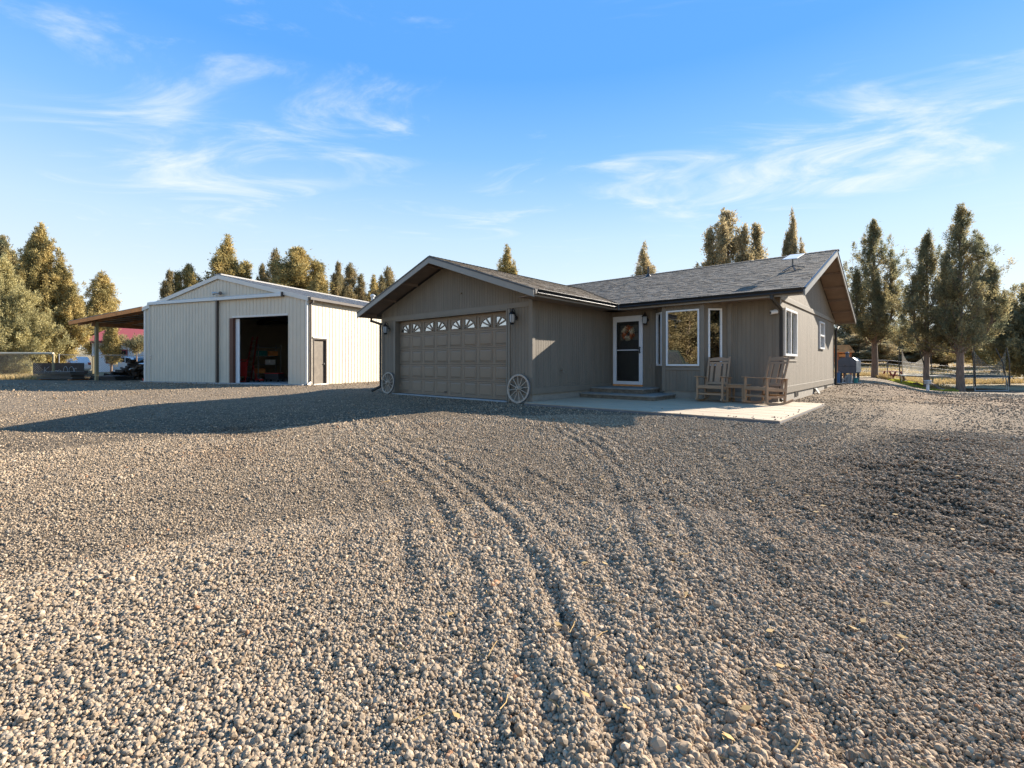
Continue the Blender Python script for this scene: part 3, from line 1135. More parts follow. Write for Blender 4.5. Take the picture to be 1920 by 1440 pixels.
wall(house, 'bay_panel', 'siding', (b2[0], b2[1], 0), ur, nr, SL, Z0, 2.60, 1.22, 0.1016, 'groove', [(SW[0], SW[1], PW[2], PW[3])])
MB().prism([(b0[0], b0[1], 2.601), (b1[0] , b1[1], 2.601), (b2[0], b2[1], 2.601), (b3[0], b3[1], 2.601)], (0, 0, 0.05)).build('bay_roof', 'soffit', house, world=True)
# bay corner boards, skirt
for (p, nm) in ((b1, 'corner_board'), (b2, 'corner_board')):
    MB().prism([(p[0] - 0.055, p[1] - 0.022, Z0 - 0.01), (p[0] + 0.055, p[1] - 0.022, Z0 - 0.01), (p[0] + 0.055, p[1] + 0.01, Z0 - 0.01), (p[0] - 0.055, p[1] + 0.01, Z0 - 0.01)], (0, 0, 2.33)).build(nm, 'trim', house, world=True, bevel=0.003)
for (za, zb) in ((PW[2] - 0.115, PW[2] - 0.055),):
    MB().box(b1[0] + 0.056, b2[0] - 0.056, b1[1] - 0.018, b1[1] - 0.001, za, zb).build('sill_board', 'trim', house, world=True, bevel=0.002)

# foundation
for bx in ((HX1 - 0.12, HX1 - 0.01, GY + 0.02, MY, -0.15, Z0 + 0.003), (HX1, EX - 0.02, MY + 0.012, MY + 0.12, -0.15, Z0 + 0.003),
           (EX - 0.12, EX - 0.012, MY + 0.12, BY - 0.02, -0.15, Z0 + 0.003), (HX0 + 0.01, DOOR_X0 - 0.09, GY + 0.012, GY + 0.12, -0.3, Z0),
           (DOOR_X1 + 0.09, HX1 - 0.13, GY + 0.012, GY + 0.12, -0.3, Z0)):
    MB().box(*bx).build('foundation', 'foundation', house, world=True)
MB().prism([(b0[0], b0[1], -0.1), (b1[0], b1[1] + 0.02, -0.1), (b2[0], b2[1] + 0.02, -0.1), (b3[0], b3[1], -0.1)], (0, 0, Z0 + 0.11)).build('foundation', 'foundation', house, world=True)
for (y0, w, flap) in ((15.0, 0.34, 0), (17.9, 0.36, 1), (20.15, 0.34, 0)):
    v = MB().box(EX - 0.012, EX + 0.004, y0, y0 + w, 0.09, 0.235).build('foundation_vent', 'black_metal', house, world=True)
    for yy in (y0 - 0.02, y0 + w):
        MB().box(EX + 0.004, EX + 0.012, yy, yy + 0.02, 0.08, 0.245).build('vent_frame', 'trim', v, world=True)
    if flap:
        MB().bar((EX + 0.02, y0 + 0.18, 0.2), (EX + 0.12, y0 + 0.18, 0.03), 0.3, 0.02).build('vent_flap', 'fascia', v, world=True)


def board(x0, x1, y0, y1, z0, z1, nm='trim_board', m='trim', bev=0.003):
    return MB().box(x0, x1, y0, y1, z0, z1).build(nm, m, house, world=True, bevel=bev)


# trim on the garage front: corner boards, band above the door, casings
board(HX0 - 0.02, HX0 + 0.09, GY - 0.022, GY - 0.002, Z0 - 0.04, 2.70, 'corner_board')
board(HX1 - 0.09, HX1 + 0.021, GY - 0.022, GY - 0.002, Z0 - 0.04, 2.70, 'corner_board')
board(HX1 + 0.001, HX1 + 0.021, GY, GY + 0.09, Z0 - 0.02, 2.66, 'corner_board')
board(HX0 + 0.092, HX1 - 0.092, GY - 0.021, GY - 0.002, 2.440, 2.575, 'band_board')
board(DOOR_X0 - 0.10, DOOR_X0, GY - 0.024, GY + 0.16, 0.0, 2.438, 'door_casing')
board(DOOR_X1, DOOR_X1 + 0.045, GY - 0.030, GY + 0.16, 0.0, 2.438, 'door_casing')
board(DOOR_X1 + 0.055, DOOR_X1 + 0.13, GY - 0.026, GY - 0.001, 0.02, 2.438, 'door_casing')
board(DOOR_X0, DOOR_X1, GY - 0.018, GY + 0.16, 2.40, 2.438, 'door_casing')
board(HX1 + 0.001, HX1 + 0.022, GY + 0.09, MY - 0.02, Z0 - 0.02, Z0 + 0.14, 'skirt_board')
board(HX1 + 0.12, FD0 - 0.06, MY - 0.02, MY - 0.001, Z0, 2.60, 'corner_board')
board(BAYX1 + 0.02, BAYX1 + 0.12, MY - 0.021, MY - 0.001, Z0, 2.6, 'trim_board')
board(EX + 0.001, EX + 0.022, MY + 0.02, BY, Z0 - 0.02, Z0 + 0.16, 'skirt_board')
board(EX + 0.001, EX + 0.03, MY + 0.02, BY, 2.60, 2.73, 'band_board')
board(EX - 0.07, EX + 0.023, MY - 0.022, MY - 0.001, Z0, 2.62, 'corner_board')
board(EX + 0.001, EX + 0.023, MY, MY + 0.08, Z0, 2.60, 'corner_board')
board(EX + 0.001, EX + 0.02, W1[0] - 0.05, W1[1] + 0.1, 1.06, 1.09, 'trim_board')

# ---- garage door: 5 sections, 8 columns of raised panels, sunburst lights on top
DY = GY + 0.15
gd = MB().box(DOOR_X0, DOOR_X1, DY + 0.012, DY + 0.05, 0.03, 2.41).build('garage_door', 'garage_door', house, world=True)
NROW, NCOL = 5, 8
ch = (DOOR_X1 - DOOR_X0) / NCOL
rh = (2.40 - 0.03) / NROW
for r in range(1, NROW):
    z = 0.03 + r * rh
    MB().box(DOOR_X0, DOOR_X1, DY + 0.006, DY + 0.013, z - 0.004, z + 0.004).build('section_joint', 'dark_door', gd, world=True)


def raised(x0, x1, z0, z1):
    mb = MB()
    y0 = DY + 0.012
    # outer groove lip then a bevelled field
    k = 0.022
    a = [(x0, y0, z0), (x1, y0, z0), (x1, y0, z1), (x0, y0, z1)]
    b = [(x0 + .008, y0 - .012, z0 + .008), (x1 - .008, y0 - .012, z0 + .008), (x1 - .008, y0 - .012, z1 - .008), (x0 + .008, y0 - .012, z1 - .008)]
    c = [(x0 + k, y0 - .012, z0 + k), (x1 - k, y0 - .012, z0 + k), (x1 - k, y0 - .012, z1 - k), (x0 + k, y0 - .012, z1 - k)]
    d = [(x0 + k + .01, y0 - .002, z0 + k + .01), (x1 - k - .01, y0 - .002, z0 + k + .01), (x1 - k - .01, y0 - .002, z1 - k - .01), (x0 + k + .01, y0 - .002, z1 - k - .01)]
    e = [(x0 + k + .05, y0 - .016, z0 + k + .05), (x1 - k - .05, y0 - .016, z0 + k + .05), (x1 - k - .05, y0 - .016, z1 - k - .05), (x0 + k + .05, y0 - .016, z1 - k - .05)]
    vs = a + b + c + d + e
    fs = []
    for q in range(4):
        for i in range(4):
            fs.append((q * 4 + i, q * 4 + (i + 1) % 4, q * 4 + 4 + (i + 1) % 4, q * 4 + 4 + i))
    fs.append((16, 17, 18, 19))
    fs.append((3, 2, 1, 0))
    mb.add(vs, fs)
    return mb


master = None
for r in range(NROW - 1):
    for c in range(NCOL):
        x0 = DOOR_X0 + c * ch + 0.045; x1 = DOOR_X0 + (c + 1) * ch - 0.045
        z0 = 0.03 + r * rh + 0.045; z1 = 0.03 + (r + 1) * rh - 0.03
        if master is None:
            master = raised(x0, x1, z0, z1).build('door_panel', 'garage_door', gd, world=True)
            org = (x0, z0)
        else:
            o = master.copy(); COL.objects.link(o); o.parent = gd
            o.location = (x0 - org[0], 0, z0 - org[1])
# sunburst windows: each light is a quarter fan of three wedges, handed left and right
for c in range(NCOL):
    x0 = DOOR_X0 + c * ch + 0.05; x1 = DOOR_X0 + (c + 1) * ch - 0.05
    z0 = 0.03 + 4 * rh + 0.06; z1 = z0 + 0.345
    y0 = DY + 0.012
    fr = MB()
    t = 0.022
    for (a, b, cc, d) in ((x0, x1, z0, z0 + t), (x0, x1, z1 - t, z1), (x0, x0 + t, z0 + t, z1 - t), (x1 - t, x1, z0 + t, z1 - t)):
        fr.box(a, b, y0 - 0.02, y0, cc, d)
    hand = 1 if c % 2 == 1 else -1
    cx = x0 + t + 0.02 if hand == 1 else x1 - t - 0.02
    cz = z0 + t + 0.015
    RX, RZ = (x1 - x0) - 2 * t - 0.05, 0.265
    # arched border
    arc = []
    for i in range(11):
        a = R(90) * i / 10
        arc.append((cx + hand * RX * math.cos(a), cz + RZ * math.sin(a)))
    for (p, q) in zip(arc[:-1], arc[1:]):
        fr.bar((p[0], y0 - 0.014, p[1]), (q[0], y0 - 0.014, q[1]), 0.02, 0.028, up=(0, 1, 0))
    for a in (0.0, R(33), R(62), R(90)):
        fr.bar((cx, y0 - 0.014, cz), (cx + hand * RX * math.cos(a), y0 - 0.014, cz + RZ * math.sin(a)), 0.018 if a in (0.0, R(90)) else 0.036, 0.026, up=(0, 1, 0))
    fo = fr.build('window_frame', 'garage_door', gd, world=True)
    for (a0, a1) in ((0.0, 33), (33, 62), (62, 90)):
        wd = MB()
        poly = [(cx + hand * 0.05 * math.cos(R((a0 + a1) / 2)), y0 - 0.004, cz + 0.05 * math.sin(R((a0 + a1) / 2)))]
        for i in range(6):
            a = R(a0 + (a1 - a0) * i / 5)
            poly.append((cx + hand * RX * math.cos(a), y0 - 0.004, cz + RZ * math.sin(a)))
        wd.prism(poly, (0, -0.003, 0))
        wd.build('window_pane', 'pane_sky', gd, world=True)
MB().box(DOOR_X0 + 2.3, DOOR_X0 + 2.42, DY - 0.01, DY + 0.01, 0.13, 0.17).build('lift_handle', 'dark_door', gd, world=True)
MB().box(DOOR_X0, DOOR_X1, DY - 0.002, DY + 0.05, 0.004, 0.03).build('bottom_seal', 'rubber', gd, world=True)
MB().box(DOOR_X0 - 0.06, DOOR_X1 + 0.08, GY - 0.12, GY + 0.3, -0.2, 0.015).build('apron', 'apron', house, world=True, bevel=0.01)

# ---- windows
def window(nm, quad, n, split=None, glassm='pane', bw=0.045, proud=0.03, parent=house, blind=None):
    """quad = (origin, u, width, z0, z1); white vinyl frame with pane behind"""
    O, u, wdt, z0, z1 = quad
    O = Vector((O[0], O[1], 0)); u = Vector(u).normalized(); n = Vector(n).normalized()
    mb = MB()

    def piece(a, b, c, d, f=proud, back=-0.05):
        vs = []
        for z in (c, d):
            for (s, q) in ((a, f), (b, f), (b, back), (a, back)):
                p = O + u * s + n * q
                vs.append((p.x, p.y, z))
        mb.add(vs, [(0, 1, 2, 3), (7, 6, 5, 4), (0, 4, 5, 1), (1, 5, 6, 2), (2, 6, 7, 3), (3, 7, 4, 0)])
    piece(0, wdt, z0, z0 + bw); piece(0, wdt, z1 - bw, z1)
    piece(0, bw, z0 + bw, z1 - bw); piece(wdt - bw, wdt, z0 + bw, z1 - bw)
    if split == 'v':
        piece(wdt / 2 - 0.03, wdt / 2 + 0.03, z0 + bw, z1 - bw, proud - 0.008)
    if split == 'h':
        zm = (z0 + z1) / 2
        piece(bw, wdt - bw, zm - 0.03, zm + 0.03, proud - 0.008)
    w = mb.build(nm, 'white_vinyl', parent, world=True, bevel=0.004)
    gl = MB()
    p0 = O + u * (bw - 0.005) - n * 0.002; p1 = O + u * (wdt - bw + 0.005) - n * 0.002
    q = n * -0.006
    gl.prism([(p0.x, p0.y, z0 + bw - .005), (p1.x, p1.y, z0 + bw - .005), (p1.x, p1.y, z1 - bw + .005), (p0.x, p0.y, z1 - bw + .005)], q)
    gl.build('pane', glassm, w, world=True)
    if blind:
        bl = MB()
        p0 = O + u * (bw + wdt * blind[0]) - n * 0.06; p1 = O + u * (wdt * blind[1] - bw) - n * 0.06
        bl.prism([(p0.x, p0.y, z0 + bw), (p1.x, p1.y, z0 + bw), (p1.x, p1.y, z1 - bw), (p0.x, p0.y, z1 - bw)], n * -0.01)
        bl.build('blind', 'blind', w, world=True)
    return w


window('picture_window', ((PW[0], b1[1]), (1, 0, 0), PW[1] - PW[0], PW[2], PW[3]), (0, -1, 0))
pL = Vector((b0[0], b0[1], 0)) + ul * (SL - SW[1])
window('side_window', ((pL.x, pL.y), ul, SW[1] - SW[0], PW[2], PW[3]), nl)
pR = Vector((b2[0], b2[1], 0)) + ur * SW[0]
window('side_window', ((pR.x, pR.y), ur, SW[1] - SW[0], PW[2], PW[3]), nr)
window('sliding_window', ((EX, W1[0]), (0, 1, 0), W1[1] - W1[0], W1[2], W1[3]), (1, 0, 0), split='v', bw=0.06, proud=0.05, blind=(0.0, 0.5))
window('hung_window', ((EX, W2[0]), (0, 1, 0), W2[1] - W2[0], W2[2], W2[3]), (1, 0, 0), split='h', bw=0.06, proud=0.05)

# ---- storm door and entry door behind it
sd = MB()
fw = 0.115
for (a, b, c, d) in ((FD0, FD0 + fw, FDZ0, FDZ1), (FD1 - fw, FD1, FDZ0, FDZ1), (FD0 + fw, FD1 - fw, FDZ0, FDZ0 + 0.10), (FD0 + fw, FD1 - fw, FDZ1 - 0.17, FDZ1)):
    sd.box(a, b, MY - 0.05, MY - 0.003, c, d)
sdo = sd.build('storm_door', 'white_paint', house, world=True, bevel=0.006)
MB().box(FD0 + fw, FD1 - fw, MY - 0.038, MY - 0.012, 1.40, 1.43).build('mid_rail', 'white_paint', sdo, world=True, bevel=0.004)
MB().box(FD0 + fw, FD1 - fw, MY - 0.026, MY - 0.022, FDZ0 + 0.10, FDZ1 - 0.17).build('glass', 'storm_glass', sdo, world=True)
hd = MB().box(FD1 - 0.085, FD1 - 0.055, MY - 0.10, MY - 0.085, 1.31, 1.51)
hd.box(FD1 - 0.085, FD1 - 0.055, MY - 0.09, MY - 0.05, 1.33, 1.35).box(FD1 - 0.085, FD1 - 0.055, MY - 0.09, MY - 0.05, 1.47, 1.49).box(FD1 - 0.15, FD1 - 0.085, MY - 0.10, MY - 0.085, 1.42, 1.44)
hd.build('handle', 'black_metal', sdo, world=True, bevel=0.004)
ed = MB().box(FD0 + 0.02, FD1 - 0.02, MY + 0.07, MY + 0.11, FDZ0 + 0.02, FDZ1 - 0.05).build('entry_door', 'dark_door', house, world=True)
for i in range(3):
    for j in range(2):
        MB().box(FD0 + 0.20 + i * 0.2, FD0 + 0.38 + i * 0.2, MY + 0.062, MY + 0.07, 1.72 + j * 0.24, 1.94 + j * 0.24).build('door_light', 'trim', ed, world=True)
MB().box(FD0, FD1, MY - 0.06, MY + 0.12, FDZ0 - 0.05, FDZ0).build('threshold', 'timber', house, world=True)

# ---- inside: floor, rear partition, hanging lamp seen through the bay window
MB().box(HX1 + 0.05, EX - 0.15, MY + 0.2, BY - 0.3, 0.30, 0.36).build('interior_floor', 'soffit', house, world=True)
MB().box(HX1 + 0.05, EX - 0.15, 17.6, 17.7, 0.36, 2.66).build('interior_wall', 'interior', house, world=True)
MB().box(HX1 + 0.05, HX1 + 0.12, MY + 0.2, 17.6, 0.36, 2.66).build('interior_wall', 'interior', house, world=True)
MB().box(HX1 + 0.05, EX - 0.05, MY + 0.13, BY - 0.1, 2.665, 2.69).build('ceiling', 'interior', house, world=True)
lamp = thing('pendant_lamp', 'small glowing pendant lamp inside the bay window', 'lamp', (-4.22, 14.6, 2.1))
MB().lathe([(0.01, -0.05), (0.04, -0.02), (0.05, 0.02), (0.03, 0.06), (0.012, 0.08)], n=12).build('bulb', 'bulb', lamp, smooth=True)
MB().tube([(0, 0, 0.08), (0, 0, 0.56)], 0.008, 6).build('cord', 'black_metal', lamp)

# ---- roofs
def shingles(nm, e0, along, up, rows, rng_x, seed):
    """e0 eave point, along = unit along the eave, up = unit up the slope; rng_x(row distance) -> list of (a, b)"""
    rnd = random.Random(seed)
    mb = MB(); tint = []
    e0 = Vector(e0); along = Vector(along); up = Vector(up)
    nrm = along.cross(up)
    if nrm.z < 0:
        nrm = -nrm
    ex = 0.143
    for r in range(rows):
        d0 = r * ex; d1 = d0 + ex * 1.12
        for (a, b) in rng_x(d0):
            s = a - rnd.random() * 0.2
            while s < b:
                w = rnd.uniform(0.10, 0.22)
                s0 = max(a, s); s1 = min(b, s + w - 0.004)
                s += w
                if s1 - s0 < 0.01:
                    continue
                th = rnd.choice((0.011, 0.013, 0.017)) + rnd.uniform(-0.001, 0.001)
                jag = rnd.uniform(-0.004, 0.004)
                p = [e0 + along * s0 + up * (d0 + jag) + nrm * th, e0 + along * s1 + up * (d0 + jag) + nrm * th,
                     e0 + along * s1 + up * d1 + nrm * 0.005, e0 + along * s0 + up * d1 + nrm * 0.005,
                     e0 + along * s0 + up * (d0 + jag) - nrm * 0.002, e0 + along * s1 + up * (d0 + jag) - nrm * 0.002]
                mb.add([tuple(q) for q in p], [(0, 1, 2, 3), (4, 5, 1, 0), (0, 3, 4), (1, 5, 2)])
                g = rnd.choice((0.66, 0.82, 0.95, 1.05, 1.2)) * rnd.uniform(0.95, 1.05)
                wv = rnd.uniform(-0.05, 0.07)
                tint += [(g * (1 + wv), g, g * (1 - wv), 1)] * 6
    return mb.build(nm, 'shingle', house, world=True, col=tint, kind='stuff')


CS = 1 / math.hypot(1, SLOPE)
RID_G = ((HX0 + HX1) / 2, 4.08)
EG = HX1 + OV            # garage eave x
EM = MY - OV - 0.06      # main eave y
RIDY = (MY + BY) / 2
RIDZ = EAVE_Z + SLOPE * (RIDY - EM)
GF = GY - 0.61
RE = EX + 0.62           # right rake
RIDGX = RID_G[0]
RIDGZ = EAVE_Z + SLOPE * (EG - RIDGX)
valley = EM


def deck(poly, th=0.09):
    """roof deck with real thickness"""
    mb = MB()
    n = len(poly)
    vs = [tuple(p) for p in poly] + [(p[0], p[1], p[2] - th) for p in poly]
    mb.add(vs, [tuple(range(n)), tuple(range(n, 2 * n))[::-1]] + [(i, (i + 1) % n, (i + 1) % n + n, i + n) for i in range(n)])
    return mb


dz = -0.012
vy = EM + (EG - RIDGX)        # where the garage ridge dies into the main slope
deck([(EG, GF, EAVE_Z + dz), (EG, EM, EAVE_Z + dz), (RIDGX, vy, RIDGZ + dz), (RIDGX, GF, RIDGZ + dz)]).build('roof_slope', 'deck', house, world=True)
EGL = HX0 - OV
deck([(EGL, GF, EAVE_Z + dz), (EGL, EM, EAVE_Z + dz), (RIDGX, vy, RIDGZ + dz), (RIDGX, GF, RIDGZ + dz)]).build('roof_slope', 'shingle_plain' if 'shingle_plain' in MATS else 'deck', house, world=True)
deck([(EG, EM, EAVE_Z + dz), (RE, EM, EAVE_Z + dz), (RE, RIDY, RIDZ + dz), (EGL, RIDY, RIDZ + dz), (EGL, EM + 0.02, EAVE_Z + dz), (RIDGX, vy, RIDGZ + dz)]).build('roof_slope', 'deck', house, world=True)
EB = BY + OV + 0.06
deck([(EGL, EB, EAVE_Z + dz), (RE, EB, EAVE_Z + dz), (RE, RIDY, RIDZ + dz), (EGL, RIDY, RIDZ + dz)]).build('roof_slope', 'deck', house, world=True)
Lg = (EG - RIDGX) / CS
shingles('shingle_courses', (EG, GF, EAVE_Z), (0, 1, 0), (-CS, 0, SLOPE * CS), int(Lg / 0.143) + 1,
         lambda d: [(0.0, (EM - GF) + d * CS + 0.02)], 3)
Lm = (RIDY - EM) / CS


def main_rows(d):
    q = d * CS
    if q < (EG - RIDGX):
        return [((EG - q) + 0.0, RE)]
    return [(EGL, RE)]


shingles('shingle_courses', (0, EM, EAVE_Z), (1, 0, 0), (0, CS, SLOPE * CS), int(Lm / 0.143) + 1, main_rows, 5)
# ridge caps
rnd = random.Random(4)
mb = MB(); tint = []
x = EGL
while x < RE:
    g = rnd.uniform(0.55, 1.0)
    for sgn in (1, -1):
        mb.add([(x, RIDY, RIDZ + 0.03), (x + 0.2, RIDY, RIDZ + 0.018), (x + 0.2, RIDY - sgn * 0.14, RIDZ - 0.03), (x, RIDY - sgn * 0.14, RIDZ - 0.018)], [(0, 1, 2, 3)])
        tint += [(g, g, g, 1)] * 4
    x += 0.145
y = GF
while y < vy:
    g = rnd.uniform(0.55, 1.0)
    for sgn in (1, -1):
        mb.add([(RIDGX, y, RIDGZ + 0.03), (RIDGX, y + 0.2, RIDGZ + 0.018), (RIDGX + sgn * 0.14, y + 0.2, RIDGZ - 0.03), (RIDGX + sgn * 0.14, y, RIDGZ - 0.018)], [(0, 1, 2, 3)])
        tint += [(g, g, g, 1)] * 4
    y += 0.145
mb.build('ridge_caps', 'shingle', house, world=True, col=tint, kind='stuff')


def rake(p0, p1, out, h=0.19, t=0.035, nm='rake_board', m='fascia'):
    """board under the roof edge from p0 up to p1, facing 'out'"""
    o = Vector(out)
    a = Vector(p0); b = Vector(p1)
    poly = [a, b, b - Vector((0, 0, h)), a - Vector((0, 0, h))]
    MB().prism([tuple(p) for p in poly], tuple(o * t)).build(nm, m, house, world=True, bevel=0.003)
    mb = MB()
    mb.prism([tuple(a + Vector((0, 0, .006))), tuple(b + Vector((0, 0, .006))), tuple(b - Vector((0, 0, .032))), tuple(a - Vector((0, 0, .032)))], tuple(o * (t + 0.014)))
    mb.build('drip_edge', 'drip', house, world=True)


zt = EAVE_Z - 0.004
rake((EG, GF - 0.001, zt), (RIDGX + 0.001, GF - 0.001, RIDGZ - 0.004), (0, -1, 0))
rake((EGL, GF - 0.001, zt), (RIDGX - 0.001, GF - 0.001, RIDGZ - 0.004), (0, -1, 0))
rake((RE + 0.001, EM, zt), (RE + 0.001, RIDY - 0.001, RIDZ - 0.004), (1, 0, 0))
rake((RE + 0.001, EB, zt), (RE + 0.001, RIDY + 0.001, RIDZ - 0.004), (1, 0, 0))
# eave fascia and soffit lookouts
board(EG - 0.032, EG - 0.002, GF + 0.03, EM - 0.05, EAVE_Z - 0.17, EAVE_Z - 0.03, 'eave_fascia', 'fascia')
board(EG + 0.001, RE - 0.002, EM + 0.002, EM + 0.032, EAVE_Z - 0.17, EAVE_Z - 0.03, 'eave_fascia', 'fascia')
board(EGL, EGL + 0.03, GF + 0.03, EB, EAVE_Z - 0.17, EAVE_Z - 0.03, 'eave_fascia', 'fascia')
board(EGL, RE - 0.002, EB - 0.032, EB - 0.002, EAVE_Z - 0.17, EAVE_Z - 0.03, 'eave_fascia', 'fascia')
# soffit boards closing the eaves
board(HX1 + 0.023, EG - 0.034, GF + 0.04, MY - 0.023, 2.60, 2.615, 'soffit', 'soffit', 0)
board(HX1 + 0.023, EX - 0.1, EM + 0.034, MY - 0.024, 2.60, 2.615, 'soffit', 'soffit', 0)
# gable overhang undersides: framed panels between lookouts
def gable_soffit(axis):
    if axis == 'end':
        for side in (1, -1):
            y_e = EM if side == 1 else EB
            for i in range(6):
                f = i / 5.0
                yy = y_e + (RIDY - y_e) * (0.03 + f * 0.94)
                zz = EAVE_Z + SLOPE * abs(yy - y_e) - 0.105
                MB().box(EX + 0.002, RE - 0.002, yy - 0.02, yy + 0.02, zz - 0.085, zz - 0.002 - SLOPE * 0.02).build('lookout', 'soffit', house, world=True)
            a = Vector((EX + 0.003, y_e, EAVE_Z - 0.108)); b = Vector((EX + 0.003, RIDY, RIDZ - 0.108))
            MB().prism([tuple(a), tuple(b), tuple(b - Vector((0, 0, 0.012))), tuple(a - Vector((0, 0, 0.012)))], (RE - EX - 0.006, 0, 0)).build('soffit', 'soffit', house, world=True)
    else:
        for side in (1, -1):
            x_e = EG if side == 1 else EGL
            for i in range(4):
                xx = x_e + (RIDGX - x_e) * (0.05 + i / 3.0 * 0.9)
                zz = EAVE_Z + SLOPE * abs(xx - x_e) - 0.105
                MB().box(xx - 0.02, xx + 0.02, GF + 0.002, GY - 0.003, zz - 0.085, zz - 0.002 - SLOPE * 0.02).build('lookout', 'soffit', house, world=True)
            a = Vector((x_e, GF + 0.003, EAVE_Z - 0.108)); b = Vector((RIDGX, GF + 0.003, RIDGZ - 0.108))
            MB().prism([tuple(a), tuple(b), tuple(b - Vector((0, 0, 0.012))), tuple(a - Vector((0, 0, 0.012)))], (0, GY - GF - 0.006, 0)).build('soffit', 'soffit', house, world=True)


gable_soffit('end'); gable_soffit('front')


def gutter(p0, p1, out, nm='gutter'):
    """K-profile gutter hung on the fascia"""
    p0 = Vector(p0); p1 = Vector(p1); o = Vector(out)
    prof = [(0, 0), (0, -0.11), (0.075, -0.11), (0.085, -0.085), (0.07, -0.05), (0.105, -0.012), (0.125, -0.012), (0.125, 0.0), (0.10, 0.0), (0.06, -0.045), (0.06, -0.10), (0.012, -0.10), (0.012, 0)]
    poly = [tuple(p0 + o * d + Vector((0, 0, z))) for d, z in prof]
    return MB().prism(poly, tuple(p1 - p0)).build(nm, 'gutter', house, world=True, bevel=0.002)


gutter((EG + 0.001, GF + 0.02, EAVE_Z - 0.012), (EG + 0.001, EM - 0.13, EAVE_Z - 0.012), (1, 0, 0))
gutter((EG + 0.10, EM - 0.001, EAVE_Z - 0.012), (RE - 0.01, EM - 0.001, EAVE_Z - 0.012), (0, -1, 0))
gutter((EGL - 0.001, GF + 0.02, EAVE_Z - 0.012), (EGL - 0.001, EB, EAVE_Z - 0.012), (-1, 0, 0))
gutter((EGL, EB + 0.001, EAVE_Z - 0.012), (RE - 0.01, EB + 0.001, EAVE_Z - 0.012), (0, 1, 0))


def spout(pts, w=0.075, h=0.06):
    mb = MB()
    for i in range(len(pts) - 1):
        mb.bar(pts[i], pts[i + 1], w, h, up=(0.3, 1, 0))
    for p in pts[1:-1]:
        mb.add([tuple(Vector(p) + Vector((a * w * .5, b * w * .5, c * w * .5))) for a in (-1, 1) for b in (-1, 1) for c in (-1, 1)],
               [(0, 1, 3, 2), (4, 6, 7, 5), (0, 4, 5, 1), (2, 3, 7, 6), (0, 2, 6, 4), (1, 5, 7, 3)])
    mb.build('downspout', 'downspout', house, world=True, bevel=0.01)


spout([(EGL - 0.06, GY - 0.05, 2.64), (EGL - 0.06, GY - 0.05, 2.50), (HX0 - 0.05, GY - 0.05, 2.36), (HX0 - 0.05, GY - 0.05, 0.22), (HX0 - 0.30, GY - 0.24, 0.06)])
spout([(EX - 0.02, EM - 0.05, 2.64), (EX - 0.02, EM - 0.05, 2.56), (EX + 0.06, MY - 0.06, 2.34), (EX + 0.06, MY - 0.06, 0.2), (EX + 0.10, MY - 0.25, 0.1)])
spout([(EX + 0.08, EB + 0.05, 2.64), (EX + 0.08, EB + 0.05, 2.5), (EX + 0.06, BY + 0.02, 2.3), (EX + 0.06, BY + 0.02, 0.2), (EX + 0.3, BY - 0.1, 0.16)])
# vent pipe with its flashing
vp = MB().lathe([(0.13, -0.05), (0.11, 0.0), (0.05, 0.09), (0.036, 0.10), (0.036, 0.40), (0.028, 0.40)], (-8.12, 17.25, EAVE_Z + SLOPE * (17.25 - EM)), 14).build('vent_pipe', 'black_metal', house, world=True, smooth=True)
# small fittings on the walls
MB().box(-6.12, -6.04, MY - 0.03, MY - 0.004, 0.86, 0.98).build('outlet_box', 'trim', house, world=True, bevel=0.005)
hb = MB().tube([(HX1 + 0.02, 10.35, 0.82), (HX1 + 0.09, 10.35, 0.82), (HX1 + 0.12, 10.35, 0.75)], 0.018, 8)
hb.lathe([(0.035, 0.0), (0.035, 0.012)], (HX1 + 0.08, 10.35, 0.85), 10)
hb.build('hose_bib', 'trim', house, world=True)
MB().lathe([(0.025, -0.02), (0.03, 0.0), (0.02, 0.02)], (-10.0, GY - 0.02, 3.02), 8).build('gable_fitting', 'trim', house, world=True)

# ------------------------------------------------------------------ patio and steps
patio = MB().box(HX1 + 0.03, -1.82, 8.80, MY + 0.3, -0.12, 0.034).build('patio', 'patio_edge', None)
tag(patio, 'pale wood-grain concrete patio slab in front of the porch', None, None, 'structure')
rnd = random.Random(21)
y = 8.80
while y < MY + 0.25:
    w = 0.19
    y1 = min(y + w, MY + 0.3)
    xs = [HX1 + 0.03]
    while xs[-1] < -1.82:
        xs.append(min(-1.82, xs[-1] + rnd.uniform(1.3, 2.6)))
    for a, b in zip(xs[:-1], xs[1:]):
        if b - a < 0.02:
            continue
        if y > MY - 0.1 and b < EX:
            continue
        aa = max(a, EX + 0.03) if y1 > MY - 0.02 else a
        h = 0.050 + rnd.uniform(-0.0015, 0.0015)
        MB().box(aa + 0.003, b - 0.003, y + 0.003, y1 - 0.003, 0.02, h).build('plank', 'patio', patio, bevel=0.0025)
    y = y1

steps = thing('entry_steps', 'two dark stone steps below the white storm door', 'steps', (-6.4, 12.2, 0.05))
MB().box(HX1 + 0.024, -5.17, 11.29, MY - 0.03, 0.04, 0.135).build('riser', 'step_side', steps, world=True)
MB().box(HX1 + 0.024, -5.15, 11.27, MY - 0.026, 0.135, 0.178).build('tread', 'step_top', steps, world=True, bevel=0.012)
MB().box(HX1 + 0.024, -5.72, 11.82, MY - 0.03, 0.178, 0.275).build('riser', 'step_side', steps, world=True)
MB().box(HX1 + 0.024, -5.70, 11.80, MY - 0.026, 0.275, 0.318).build('tread', 'step_top', steps, world=True, bevel=0.012)
